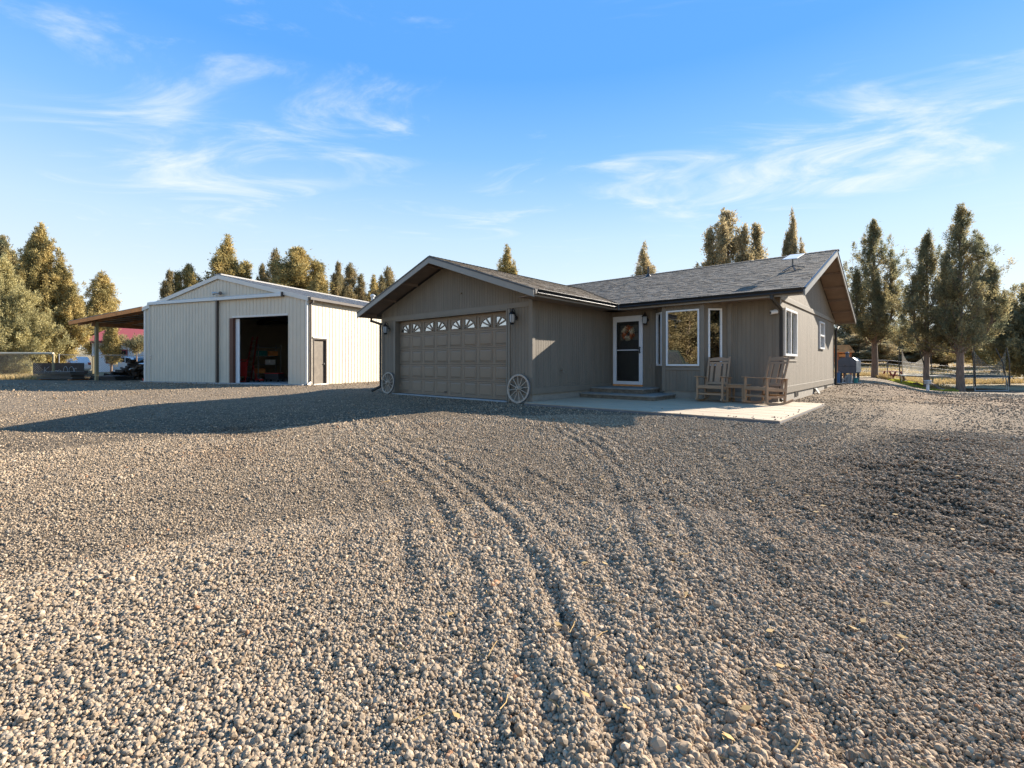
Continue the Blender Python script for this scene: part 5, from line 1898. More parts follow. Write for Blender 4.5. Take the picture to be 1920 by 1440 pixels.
# chalk-marked board behind the stacked sheets
bd = thing('dark_board', 'long dark plywood board marked with chalk scrawls behind stacked sheets', 'board', (*place(-0.966 * 31.3, 31.3), 0.0), YAW + R(-4))
MB().box(-1.85, 1.80, 0, 0.03, 0.0, 1.05).build('sheet', 'board_dark', bd)
def stroke(pts, r=0.014):
    MB().tube([(x, -0.004, z) for x, z in pts], r, 5).build('chalk_mark', 'chalk', bd)
stroke([(-1.0, 0.38), (-0.98, 0.78)]); stroke([(-0.68, 0.80), (-0.97, 0.56), (-0.72, 0.40)])
for (cx, rx, rz_, a0, a1, cz) in ((0.50, 0.15, 0.30, 0, 360, 0.52), (0.92, 0.16, 0.26, -40, 250, 0.55), (-0.42, 0.10, 0.10, 0, 200, 0.44), (-0.18, 0.10, 0.09, 0, 180, 0.46), (0.06, 0.12, 0.12, 0, 180, 0.46), (1.22, 0.09, 0.12, 30, 250, 0.58)):
    stroke([(cx + rx * math.cos(R(a0 + (a1 - a0) * i / 16)), cz + rz_ * math.sin(R(a0 + (a1 - a0) * i / 16))) for i in range(17)])
st = thing('plywood_stack', 'low stack of weathered plywood sheets on the gravel under the lean-to', 'plywood stack', (*place(-0.955 * 29.0, 29.0), 0.0), YAW + R(-14))
rnd = random.Random(5)
for i in range(6):
    ox, oy = rnd.uniform(-0.07, 0.07), rnd.uniform(-0.06, 0.06)
    a = rnd.uniform(-0.02, 0.02)
    MB().add([(x * math.cos(a) - y * math.sin(a) + ox, x * math.sin(a) + y * math.cos(a) + oy, z) for z in (0.06 + i * 0.082, 0.06 + i * 0.082 + 0.05) for (x, y) in ((-1.35, -0.6), (1.5, -0.6), (1.5, 0.6), (-1.35, 0.6))],
             [(0, 3, 2, 1), (4, 5, 6, 7), (0, 1, 5, 4), (1, 2, 6, 5), (2, 3, 7, 6), (3, 0, 4, 7)]).build('sheet', 'plywood', st, bevel=0.004)
MB().box(-1.2, -1.1, -0.55, 0.55, 0.0, 0.06).box(1.2, 1.3, -0.55, 0.55, 0.0, 0.06).build('bearer', 'timber', st)
# scrap heap and firewood under the lean-to
rnd = random.Random(6)
mb = MB()
for i in range(150):
    f = rnd.random()
    x = rnd.uniform(-7.6, -4.4); y = rnd.uniform(2.2, 4.4)
    h = 0.95 * math.exp(-((x + 5.2) / 1.1) ** 2) + 0.25
    z = rnd.uniform(0.05, h)
    c = Vector((x, y, z)); d = Vector((rnd.uniform(-1, 1), rnd.uniform(-1, 1), rnd.uniform(-0.4, 0.4))).normalized()
    ln = rnd.uniform(0.2, 0.45)
    mb.tube([c - d * ln, c + d * ln], rnd.uniform(0.05, 0.11), 7)
wp = mb.build('firewood_rubble', 'scrap', None)
wp.location = lt.location; wp.rotation_euler = lt.rotation_euler
tag(wp, 'dark heap of scrap wood and branches under the lean-to', 'scrap wood', None, 'stuff')
for i, (x, y, w, h, m, lab) in enumerate(((-5.3, 1.35, 2.4, 0.10, 'scrap_black', 'flat black sheet lying in front of the scrap heap'),)):
    t = thing('sheet_pile', lab, 'sheet pile', lp(x, y), SHR + R(3))
    for k in range(3):
        MB().box(-w / 2 + 0.1 * k, w / 2 - 0.06 * k, -0.5, 0.5, 0.02 + k * 0.09, 0.02 + k * 0.09 + 0.06).build('sheet', m, t, bevel=0.005)
bk = thing('bucket', 'small red lidded bucket at the shed corner under the lean-to', 'bucket', lp(-0.75, 0.55), 0)
MB().lathe([(0.12, 0), (0.15, 0.14), (0.16, 0.15), (0.13, 0.15)], n=16).build('body', 'red_equip', bk)
MB().lathe([(0.165, 0.15), (0.165, 0.165), (0.02, 0.17)], n=16).build('lid', 'red_equip', bk)
# ------------------------------------------------------------------ trees
def juniper(seed, H, Rr, clear, spires, nb, tufts, leaves, L, Wd, sparse=0.0, trunk_r=None, point=1.0):
    """returns (crown verts, crown tris, trunk MB); junipers with several leaders"""
    rg = np.random.default_rng(seed)
    rnd = random.Random(seed)
    tr = MB()
    trunk_r = trunk_r or H * 0.020
    cent = []; outd = []; sig = []
    for si, (ox, oy, hf, rf) in enumerate(spires):
        h = H * hf
        R0 = Rr * rf
        lean = Vector((rnd.uniform(-.25, .25), rnd.uniform(-.25, .25), 0)) * (0.4 if si else 0.25)
        def axis(t):
            b = min(1.0, t * 2.2) if si else 1.0
            return Vector((ox * b, oy * b, 0)) * (1 if si else 1) + lean * (t ** 2) + Vector((0, 0, clear * 0.6 + t * (h - clear * 0.6)))
        pts = [axis(i / 8) for i in range(9)]
        if si == 0:
            pts = [Vector((0, 0, -0.35)), Vector((rnd.uniform(-.03, .03), 0, 0.05)), Vector((rnd.uniform(-.05, .05), rnd.uniform(-.05, .05), clear * 0.5))] + [axis(i / 8) for i in range(1, 9)]
            rad = [trunk_r * 1.45, trunk_r * 1.15] + [trunk_r * max(0.05, 0.95 * (1 - i / 9.0)) for i in range(len(pts) - 2)]
        else:
            pts = [Vector((0, 0, clear * 1.0 + 0.15))] + pts[3:]
            rad = [trunk_r * 0.5 * max(0.08, 1 - i / len(pts)) for i in range(len(pts))]
        tr.tube(pts, rad, 9 if si == 0 else 6)
        n_b = int(nb * (hf * rf + 0.15))
        c0 = clear / h
        for b in range(n_b):
            t = c0 + (1 - c0) * (((b + rg.random()) / n_b) ** 0.95)
            tt = (t - c0) / (1 - c0)
            prof = ((1 - tt) ** (0.92 * point)) * (0.60 + 0.40 * min(1, tt / 0.22)) + 0.015
            az = rg.uniform(0, 2 * np.pi)
            lump = 1 + 0.20 * math.sin(3 * az + seed + 5 * tt) + rg.normal(0, 0.33)
            rad_b = max(0.06, R0 * prof * max(0.25, lump))
            a0 = axis(max(0, t - 0.05 - 0.06 * rg.random() - 0.05 * (1 - tt)))
            rise = (0.25 + 0.55 * tt) * rad_b + rg.normal(0, 0.08) * rad_b - (0.32 * rad_b if tt < 0.12 else 0)
            end = axis(t) + Vector((math.cos(az) * rad_b, math.sin(az) * rad_b, rise * 0.6))
            mid = (a0 + end) / 2 + Vector((0, 0, -0.05 * rad_b))
            br = max(0.008, trunk_r * 0.20 * (1 - 0.7 * tt))
            tr.tube([a0, mid, end], [br, br * 0.6, br * 0.2], 4, cap=False)
            m = max(2, int(tufts * (0.5 + rad_b / Rr)))
            for q in range(m):
                f = rg.uniform(0.22, 1.06) ** 0.7
                p = a0.lerp(mid, min(1, f * 2)) if f < 0.5 else mid.lerp(end, (f - 0.5) * 2)
                w = 0.05 * rad_b + 0.05
                cent.append((p.x + rg.normal(0, w), p.y + rg.normal(0, w), p.z + rg.normal(0, w * 0.8) + 0.05))
                outd.append((math.cos(az) * 0.6, math.sin(az) * 0.6, 0.75))
                sig.append(rg.uniform(0.6, 1.25))
            if rg.random() < 0.7:         # tips turn up into fingers
                hgt = rg.uniform(0.12, 0.42) * (0.5 + Rr * 0.45)
                for q in range(3):
                    cent.append((end.x + rg.normal(0, 0.04), end.y + rg.normal(0, 0.04), end.z + hgt * (q + 1) / 3))
                    outd.append((math.cos(az) * 0.25, math.sin(az) * 0.25, 0.95))
                    sig.append(0.95 - 0.2 * q)
        for q in range(5):                # the leader itself
            e = axis(1.0 - 0.03 * q)
            cent.append((e.x, e.y, e.z)); outd.append((0, 0, 1)); sig.append(0.5 + 0.12 * q)
    cent = np.array(cent); outd = np.array(outd); sig = np.array(sig)
    k = leaves
    n = len(cent) * k
    C = np.repeat(cent, k, 0); O = np.repeat(outd, k, 0); S = np.repeat(sig, k)
    base = L * 0.92
    P = C + rg.normal(0, 1, (n, 3)) * (S * base)[:, None] * np.array([0.85, 0.85, 1.15])
    D = O + rg.normal(0, 0.62, (n, 3))
    D /= np.linalg.norm(D, axis=1)[:, None]
    A = rg.normal(0, 1, (n, 3)); A -= (A * D).sum(1)[:, None] * D; A /= np.linalg.norm(A, axis=1)[:, None]
    ll = L * rg.uniform(0.6, 1.35, n); ww = Wd * rg.uniform(0.6, 1.3, n)
    ok = P[:, 2] > clear * 0.45
    P, D, A, ll, ww = P[ok], D[ok], A[ok], ll[ok], ww[ok]
    n = len(P)
    V = np.empty((n, 3, 3))
    V[:, 0] = P - A * ww[:, None] * 0.5
    V[:, 1] = P + A * ww[:, None] * 0.5
    V[:, 2] = P + D * ll[:, None]
    return V.reshape(-1, 3), np.arange(n * 3).reshape(-1, 3), tr


PROTO = {}


def make_tree(name, label, x, y, leafm, args, group, rz=0.0, tilt=0.0):
    z = gh(x, y)
    t = thing(name, label, 'tree', (x, y, z - 0.02), rz, group)
    V, T, tr = juniper(**args)
    mesh_np('crown', V, T, MATS[leafm], t)
    tr.build('trunk', 'bark', t, smooth=True)
    return t


def spires_for(seed, n, spread, lo, hi):
    rnd = random.Random(seed * 7 + 1)
    s = [(0, 0, 1.0, 1.0)]
    for i in range(n):
        a = 2 * math.pi * (i + rnd.random() * 0.7) / max(1, n)
        d = spread * rnd.uniform(0.5, 1.0)
        s.append((math.cos(a) * d, math.sin(a) * d, rnd.uniform(lo, hi), rnd.uniform(0.38, 0.6)))
    return s


GN = 'junipers standing round the yard'
# three big ones to the side of the house
p = place(0.955 * 28.5, 28.5)
make_tree('juniper_tree', 'tallest dark juniper on a thick bare trunk in front of the trampoline', *p, 'leaf_dark',
          dict(seed=11, H=10.9, Rr=2.35, clear=2.2, spires=[(0, 0, 1, 1), (0.8, 0.55, 0.84, 0.42), (-0.65, -0.4, 0.74, 0.4), (1.4, 1.0, 0.68, 0.42), (-.3, .8, .66, .4)], nb=92, tufts=8, leaves=34, L=0.12, Wd=0.045, trunk_r=0.20, point=1.05), GN)
p = place(0.884 * 30.5, 30.5)
make_tree('juniper_tree', 'middle dark juniper of the trio, behind the white utility post', *p, 'leaf_dark',
          dict(seed=12, H=9.8, Rr=2.0, clear=2.0, spires=[(0, 0, 1, 1), (-0.6, -0.45, 0.70, 0.42), (0.85, 0.5, 0.78, 0.4)], nb=86, tufts=8, leaves=34, L=0.12, Wd=0.045, trunk_r=0.17, point=1.2), GN)
p = place(0.772 * 34.0, 34.0)
make_tree('juniper_tree', 'dark juniper closest to the house gable, behind the red picnic table', *p, 'leaf_dark',
          dict(seed=13, H=11.1, Rr=2.5, clear=2.3, spires=[(0, 0, 1, 1), (-0.95, -0.6, 0.68, 0.4), (1.0, 0.7, 0.74, 0.4), (0.3, -1.0, 0.6, 0.4)], nb=92, tufts=8, leaves=34, L=0.13, Wd=0.05, trunk_r=0.20, point=1.15), GN)
p = place(1.11 * 36.0, 36.0)
make_tree('juniper_tree', 'broad dark bushy juniper beyond the pipe fence at the picture edge', *p, 'leaf_dark',
          dict(seed=14, H=7.4, Rr=3.6, clear=0.9, spires=[(0, 0, 1, 1), (-1.4, -1.0, 0.75, 0.7), (1.4, 1.0, 0.85, 0.7), (0.3, -1.4, 0.7, 0.6)], nb=110, tufts=9, leaves=32, L=0.18, Wd=0.08, trunk_r=0.2), GN)
# the group on the far left
p = place(-1.005 * 37.0, 37.0)
make_tree('juniper_tree', 'huge golden juniper with ragged spires behind the chalk-marked board', *p, 'leaf_gold',
          dict(seed=21, H=11.3, Rr=3.1, clear=0.9, spires=[(0, 0, 1, 1), (-1.0, -0.7, 0.88, 0.32), (-0.4, -0.3, 0.94, 0.25), (1.1, 1.2, 0.76, 0.5), (0.3, -1.2, 0.68, 0.45), (1.9, 1.6, 0.58, 0.45)], nb=200, tufts=9, leaves=40, L=0.15, Wd=0.06, trunk_r=0.24, point=1.1), GN)
p = place(-1.085 * 34.0, 34.0)
make_tree('juniper_tree', 'grey green bushy juniper behind the cream rail at the picture edge', *p, 'leaf_grey',
          dict(seed=22, H=8.2, Rr=2.9, clear=0.35, spires=[(0, 0, 1, 1), (1.0, 0.8, 0.72, 0.7), (-1.0, -0.9, 0.85, 0.7), (1.5, 0.9, 0.45, 0.6)], nb=180, tufts=9, leaves=40, L=0.135, Wd=0.05, trunk_r=0.18, point=1.05), GN)
p = place(-1.085 * 42.0, 42.0)
make_tree('juniper_tree', 'dark narrow juniper peeking out between the grey green and golden ones', *p, 'leaf_dark',
          dict(seed=23, H=11.8, Rr=1.8, clear=1.5, spires=[(0, 0, 1, 1), (0.6, 0.6, 0.9, 0.6)], nb=130, tufts=7, leaves=22, L=0.2, Wd=0.09, trunk_r=0.2), GN)
p = place(-0.853 * 35.5, 35.5)
make_tree('juniper_tree', 'slim bright golden juniper seen beside the lean-to post', *p, 'leaf_gold',
          dict(seed=24, H=4.3, Rr=0.42, clear=0.9, spires=[(0, 0, 1, 1), (0.2, 0.2, 0.7, 0.6)], nb=90, tufts=6, leaves=22, L=0.13, Wd=0.06, trunk_r=0.09), GN)
p = place(-0.80 * 36.5, 36.5)
make_tree('juniper_tree', 'small flat-topped pine in front of the red roofed house', *p, 'leaf_dark',
          dict(seed=25, H=2.7, Rr=1.25, clear=1.7, spires=[(0, 0, 1, 1)], nb=34, tufts=5, leaves=20, L=0.14, Wd=0.05, trunk_r=0.07, point=0.5), GN)

# skyline and field trees: a few grown crowns, copied with their own size and turn
protos = []
for k, (leafm, seed, n_s, sp, pt) in enumerate((('leaf_gold', 31, 2, 0.5, 0.85), ('leaf_gold', 32, 4, 0.8, 0.72), ('leaf_far', 33, 3, 0.8, 0.72),
                                                ('leaf_far', 34, 1, 0.4, 1.05), ('leaf_gold', 35, 3, 0.6, 0.9), ('leaf_field', 36, 4, 0.9, 0.7), ('leaf_field', 37, 2, 0.7, 0.8))):
    rq = random.Random(seed)
    sps = [(0, 0, 1.0, 0.85)]
    for q in range(n_s + 2):
        a = 2 * math.pi * (q + rq.random() * 0.8) / (n_s + 2)
        d = sp * rq.uniform(0.6, 1.35)
        sps.append((math.cos(a) * d, math.sin(a) * d, rq.uniform(0.62, 0.93), rq.uniform(0.28, 0.45)))
    V, T, tr = juniper(seed=seed, H=8.0, Rr=1.75, clear=0.9, spires=sps, nb=70 if leafm in ('leaf_far', 'leaf_field') else 92, tufts=8, leaves=38, L=0.125, Wd=0.05, point=pt * 1.25)
    a = mesh_np('crown', V, T, MATS[leafm]); b = tr.build('trunk', 'bark', smooth=True)
    protos.append((a.data, b.data))
    bpy.data.objects.remove(a); bpy.data.objects.remove(b)


def sky_tree(label, u, dep, height, halfw, k, rz, group):
    """u = tangent of the bearing off the line of sight"""
    x, y = place(u * dep, dep)
    z = gh(x, y)
    t = thing('juniper_tree', label, 'tree', (x, y, z - 0.02), rz, group)
    s = height / 8.0; w = 1.9 * halfw / 1.75
    for nm, me in zip(('crown', 'trunk'), protos[k]):
        o = bpy.data.objects.new(nm, me)
        COL.objects.link(o); o.parent = t
    t.scale = (w, w, s)
    return t


G1 = 'junipers rising behind the shed roof'
G2 = 'junipers rising behind the house roof'
G3 = 'junipers scattered over the dry field'
T = lambda u: (u - 960) / 880.0
Hh = lambda v, d: 1 + (682 - v) / 880.0 * d
for (lab, u, v, d, hw, k, rz, g) in (
    ('golden spire tree between the huge golden juniper and the lean-to', 195, 520, 64, 2.2, 0, 0.4, G1),
    ('small dark-tipped juniper over the low end of the shed gable', 318, 515, 48, 1.2, 3, 1.4, G1),
    ('rounded golden juniper, second from the low end of the shed gable', 357, 502, 50, 1.3, 1, 2.1, G1),
    ('tall pointed golden juniper right above the shed ridge', 425, 455, 52, 2.2, 4, 0.9, G1),
    ('short leaning juniper just past the shed ridge', 492, 504, 50, 0.9, 3, 3.3, G1),
    ('lean grey juniper beside the widest golden one over the shed roof', 517, 480, 54, 1.3, 2, 4.0, G1),
    ('widest golden juniper standing over the shed roof slope', 553, 470, 50, 2.7, 1, 5.1, G1),
    ('low golden juniper filling the gap past the widest one', 602, 522, 48, 1.5, 0, 0.2, G1),
    ('narrow twin juniper over the shed eave, the pointed one', 634, 500, 50, 1.1, 3, 1.1, G1),
    ('narrow twin juniper over the shed eave, the bushier one', 657, 506, 52, 1.5, 2, 2.6, G1),
    ('low pale juniper behind the shed flue', 702, 527, 54, 1.5, 4, 3.9, G1),
    ('juniper between the shed flue and the garage roof', 728, 512, 50, 1.4, 2, 0.7, G1),
    ('pair-topped juniper peeking over the garage roof slope', 952, 473, 48, 1.35, 4, 1.9, G2),
    ('sparse low juniper behind the roof vent pipe', 1206, 472, 40, 1.1, 6, 2.2, G2),
    ('largest bushy juniper rising over the middle of the house roof', 1366, 402, 38, 1.55, 5, 0.3, G2),
    ('slim juniper on the shoulder of the largest one', 1421, 448, 40, 0.6, 3, 2.9, G2),
    ('dark spiky juniper behind the satellite dish', 1487, 414, 34, 0.75, 6, 4.4, G2),
    ('pale hazy juniper beyond the house gable eave', 1590, 585, 70, 3.0, 5, 1.0, G3),
    ('golden low juniper behind the smoker', 1627, 618, 85, 3.2, 6, 2.0, G3),
    ('far golden juniper seen between the first two trunks', 1695, 612, 88, 3.6, 5, 3.0, G3),
    ('far pale juniper behind the middle trunk', 1752, 625, 100, 3.6, 6, 0.5, G3),
    ('far juniper seen through the trampoline net', 1822, 610, 95, 3.8, 5, 4.6, G3),
    ('sunny golden juniper near the fence behind the tallest trunk', 1866, 578, 52, 2.2, 1, 5.4, G3),
    ('small far tree low on the field behind the fence gate', 1660, 640, 115, 3.4, 6, 1.2, G3),
    ('small far tree on the field rise past the middle trunk', 1780, 636, 120, 3.4, 5, 2.7, G3),
    ('wide pale juniper in the tree line between smoker and first trunk', 1608, 628, 62, 2.6, 5, 3.7, G3),
    ('wide pale juniper in the tree line past the first trunk', 1672, 618, 66, 3.0, 6, 0.7, G3),
    ('wide pale juniper in the tree line before the middle trunk', 1722, 622, 64, 2.8, 5, 5.7, G3),
    ('wide pale juniper in the tree line between middle and thick trunks', 1768, 616, 68, 3.0, 6, 4.7, G3),
    ('wide pale juniper in the tree line past the thick trunk', 1838, 622, 66, 2.8, 6, 1.7, G3),
):
    sky_tree(lab, T(u), d, Hh(v, d) - gh(*place(T(u) * d, d)), hw, k, rz, g)

# trees and truck behind the viewer, mirrored in the picture window
for (lab, x, y, h, hw, k, rz) in (('golden juniper across the drive mirrored in the picture window', -14.5, -12.0, 8.2, 2.6, 2, 0.3),
                                  ('tall golden juniper across the drive behind the dark car', -9.5, -19.5, 9.0, 2.2, 4, 1.3),
                                  ('broad juniper across the drive past the dark car', -20.5, -17.0, 9.0, 3.4, 0, 2.0),
                                  ('far juniper at the back of the drive mirrored low in the glass', -17.0, -27.0, 8.0, 3.6, 1, 2.4),
                                  ('darker far juniper at the back of the drive mirrored in glass', -12.5, -28.0, 7.5, 3.6, 2, 5.4),
                                  ('juniper across the drive mirrored in the narrow bay pane', 17.5, 5.2, 8.5, 3.2, 2, 3.1),
                                  ('second juniper across the drive mirrored in the narrow bay pane', 23.0, 2.0, 9.5, 3.2, 1, 4.1)):
    t = thing('juniper_tree', lab, 'tree', (x, y, gh(x, y) - 0.02), rz, 'junipers across the drive')
    for nm, me in zip(('crown', 'trunk'), protos[k]):
        o = bpy.data.objects.new(nm, me); COL.objects.link(o); o.parent = t
    t.scale = (hw / 1.75, hw / 1.75, h / 8.0)


# ------------------------------------------------------------------ cars
def car(label, x, y, rz, paint, boxy=False):
    t = thing('parked_car', label, 'car', (x, y, gh(x, y)), rz)      # nose towards local -x
    if boxy:
        prof = [(-2.05, 0.45), (-2.1, 0.75), (-2.0, 1.02), (-0.95, 1.12), (-0.62, 1.78), (1.9, 1.82), (2.05, 1.1), (2.1, 0.5), (1.9, 0.4), (-1.9, 0.4)]
        win = [(-0.80, 1.14), (-0.52, 1.70), (1.82, 1.73), (1.93, 1.14)]
    else:
        prof = [(-2.15, 0.45), (-2.22, 0.7), (-2.1, 0.92), (-1.2, 1.06), (-0.45, 1.52), (0.3, 1.64), (1.5, 1.6), (2.05, 1.1), (2.15, 0.95), (2.15, 0.45), (1.9, 0.32), (-1.9, 0.32)]
        win = [(-0.98, 1.10), (-0.40, 1.47), (0.3, 1.565), (1.42, 1.53), (1.82, 1.10)]
    w = 0.88
    MB().prism([(px, -w, pz) for px, pz in prof], (0, 2 * w, 0)).build('body', paint, t, bevel=0.07, smooth=False)
    for s in (-1, 1):
        y0 = s * (w + 0.004)
        MB().prism([(px, y0, pz) for px, pz in win], (0, s * 0.006, 0)).build('side_window', 'car_glass', t)
        MB().box(0.18, 0.28, min(y0, y0 + s * 0.012), max(y0, y0 + s * 0.012), win[0][1], 1.55).build('pillar', paint, t)
        MB().box(-1.05, -0.85, s * w if s > 0 else s * w - 0.14, s * w + 0.14 if s > 0 else s * w, 1.06, 1.19).build('mirror', paint, t, bevel=0.02)
        MB().box(-2.20 if not boxy else -2.12, -1.95, min(s * 0.82, s * 0.45), max(s * 0.82, s * 0.45), 0.72, 0.86).build('headlight', 'chrome', t, bevel=0.02)
        MB().box(2.0, 2.17, min(s * 0.84, s * 0.62), max(s * 0.84, s * 0.62), 0.85, 1.08).build('tail_light', 'red_equip', t, bevel=0.02)
        for wx in (-1.35, 1.35):
            tw = MB().ring(0.2, 0.36, s * 0.70 - 0.11, s * 0.70 + 0.22 - 0.11, 24, (wx, 0, 0.36))
            tw = tw.build('wheel', 'rubber', t)
            MB().tube([(wx, s * 0.70 - 0.05, 0.36), (wx, s * 0.70 + 0.10, 0.36)], 0.2, 16).build('rim', 'galv', tw)
    a, b = (prof[3], prof[4])
    d = Vector((b[0] - a[0], 0, b[1] - a[1]))
    MB().prism([(a[0] + 0.1 * d.x - 0.012, -0.74, a[1] + 0.12 * d.z + 0.012), (a[0] + 0.95 * d.x - 0.012, -0.66, a[1] + 0.95 * d.z + 0.012), (a[0] + 0.95 * d.x - 0.012, 0.66, a[1] + 0.95 * d.z + 0.012), (a[0] + 0.1 * d.x - 0.012, 0.74, a[1] + 0.12 * d.z + 0.012)], (0.006, 0, -0.006)).build('windscreen', 'car_glass', t)
    return t


p = place(-0.80 * 46, 46)
car('white hatchback parked by the red roofed house behind the scrap heap', *p, R(205), 'car_white')
p = place(-0.945 * 44, 44)
car('white car half hidden behind the chalk-marked board and fence', *p, R(15), 'car_white')
jeep = car('dark boxy car behind the viewer, mirrored in the picture window', -12.0, -2.6, R(150), 'car_dark', True)
jeep.scale = (1.12, 1.12, 1.2)

# ------------------------------------------------------------------ neighbour's house
p = place(-0.845 * 50, 50)
nb_ = thing('neighbour_house', 'white house with red metal roof seen past the lean-to post', 'house', (p[0], p[1], gh(*p)), SHR + R(28))
MB().box(-2.2, 9.0, 0, 8, -0.3, 3.4).build('wall', 'nbr_wall', nb_)
MB().prism([(-2.2, 0, 3.4), (-2.2, 8.0, 3.4), (-2.2, 4.0, 5.0)], (0.1, 0, 0)).prism([(8.9, 0, 3.4), (8.9, 8.0, 3.4), (8.9, 4.0, 5.0)], (0.1, 0, 0)).build('gable', 'nbr_wall', nb_)
for s in (0, 1):
    ya, yb = (-0.6, 4.0) if s == 0 else (8.6, 4.0)
    MB().prism([(-2.8, ya, 3.2), (-2.8, yb, 5.1), (-2.8, yb, 5.2), (-2.8, ya, 3.3)], (12.4, 0, 0)).build('roof', 'nbr_roof', nb_)
MB().box(-2.85, -2.79, -0.6, 8.6, 3.05, 3.21).box(-2.85, 9.65, -0.68, -0.6, 3.05, 3.25).build('fascia', 'nbr_trim', nb_)
for (y0, y1) in ((1.0, 3.0), (4.6, 6.4)):
    w = MB().box(-2.27, -2.2, y0, y1, 0.9, 2.4).build('window', 'nbr_trim', nb_)
    MB().box(-2.29, -2.27, y0 + 0.15, y1 - 0.15, 1.05, 1.6).box(-2.29, -2.27, y0 + 0.15, y1 - 0.15, 1.7, 2.25).build('pane', 'car_glass', w)
for (x0, x1) in ((-0.9, 1.2), (3.0, 5.0)):
    w = MB().box(x0, x1, -0.07, 0.0, 0.9, 2.4).build('window', 'nbr_trim', nb_)
    MB().box(x0 + 0.15, x1 - 0.15, -0.09, -0.07, 1.05, 2.25).build('pane', 'car_glass', w)
MB().box(-2.24, -2.08, -0.05, 0.11, -0.2, 3.1).build('corner_board', 'white_vinyl', nb_)
fg = thing('house_flag', 'small dark flag on an angled pole at the red roofed house', 'flag', tuple(nb_.matrix_basis @ Vector((-2.3, 2.2, 2.1))), SHR + R(28))
MB().bar((0, 0, 0), (-1.1, 0, 0.9), 0.03, 0.03).build('pole', 'white_vinyl', fg)
MB().prism([(-0.45, 0.0, 0.36), (-1.1, 0.0, 0.86), (-1.22, 0.08, 0.1), (-0.62, 0.05, -0.38)], (0, 0.01, 0)).build('cloth', 'flag_blue', fg)

# ------------------------------------------------------------------ fences
def fence(label, pts, rails, posts_every, h, rr, mrail, mpost, prad, wire=False):
    a = pts[0]
    t = thing('pipe_fence', label, 'fence', (a[0], a[1], gh(*a)))
    for (p0, p1) in zip(pts[:-1], pts[1:]):
        n = max(1, int(math.hypot(p1[0] - p0[0], p1[1] - p0[1]) / posts_every))
        for i in range(n + 1):
            x = p0[0] + (p1[0] - p0[0]) * i / n; y = p0[1] + (p1[1] - p0[1]) * i / n
            z = gh(x, y)
            MB().tube([(x, y, z - 0.3), (x, y, z + h + 0.03)], prad, 8).build('post', mpost, t, world=True)
        for z in rails:
            MB().tube([(p0[0] + (p1[0] - p0[0]) * i / n, p0[1] + (p1[1] - p0[1]) * i / n,
                        gh(p0[0] + (p1[0] - p0[0]) * i / n, p0[1] + (p1[1] - p0[1]) * i / n) + z) for i in range(n + 1)], rr, 7).build('rail', mrail, t, world=True)
        if wire:
            mb = MB()
            ln = math.hypot(p1[0] - p0[0], p1[1] - p0[1])
            d = Vector((p1[0] - p0[0], p1[1] - p0[1], 0)) / ln
            g = 0.14
            k = -int(h / g)
            while k * g < ln:
                for s in (1, -1):
                    s0 = k * g if s == 1 else k * g + h
                    q0, q1 = s0, s0 + s * h
                    z0_, z1_ = 0.05, h
                    if min(q0, q1) >= 0 and max(q0, q1) <= ln:
                        a0 = Vector((p0[0], p0[1], 0)) + d * q0; a1 = Vector((p0[0], p0[1], 0)) + d * q1
                        mb.bar((a0.x, a0.y, gh(a0.x, a0.y) + z0_), (a1.x, a1.y, gh(a1.x, a1.y) + z1_), 0.005, 0.005)
                k += 1
            if mb.v:
                mb.build('chain_link', 'wire', t, world=True, kind='stuff')
    return t


fence('grey pipe rail fence crossing behind the trampoline and tree trunks', [place(0.735 * 42, 42), place(0.80 * 41.5, 41.5), place(0.95 * 40, 40), place(1.25 * 38, 38)],
      (0.35, 0.68, 1.0, 1.32), 3.2, 1.33, 0.026, 'fence_steel', 'fence_steel', 0.038)
fence('chain-link fence running behind the lean-to and boards', [place(-0.965 * 32.5, 32.5), place(-0.78 * 35, 35)], (1.62, 0.1), 3.0, 1.65, 0.02, 'wire', 'wire', 0.035, True)
fence('cream top rail fence below the grey green juniper', [place(-1.30 * 29.3, 29.3), place(-0.977 * 30.0, 30.0)], (1.66,), 4.0, 1.6, 0.072, 'cream_pipe', 'treated_post', 0.07, True)
p = place(-0.977 * 30.0, 30.0)
gp = thing('wooden_gate_post', 'square wooden gate post at the end of the cream rail', 'post', (p[0] - 1.9, p[1] + 2.2, gh(*p)))
MB().box(-0.12, 0.12, -0.12, 0.12, -0.3, 1.5).build('shaft', 'treated_post', gp, bevel=0.01)
MB().box(-0.14, 0.14, -0.14, 0.14, 1.5, 1.55).build('cap', 'treated_post', gp, bevel=0.01)

# ------------------------------------------------------------------ yard at the side of the house
p = place(0.7140 * 23.6, 23.6)
sx, sy = p
sz = gh(sx, sy)
sm = thing('barrel_smoker', 'grey steel barrel smoker on legs beside the house corner', 'smoker', (sx, sy, sz), R(-4))
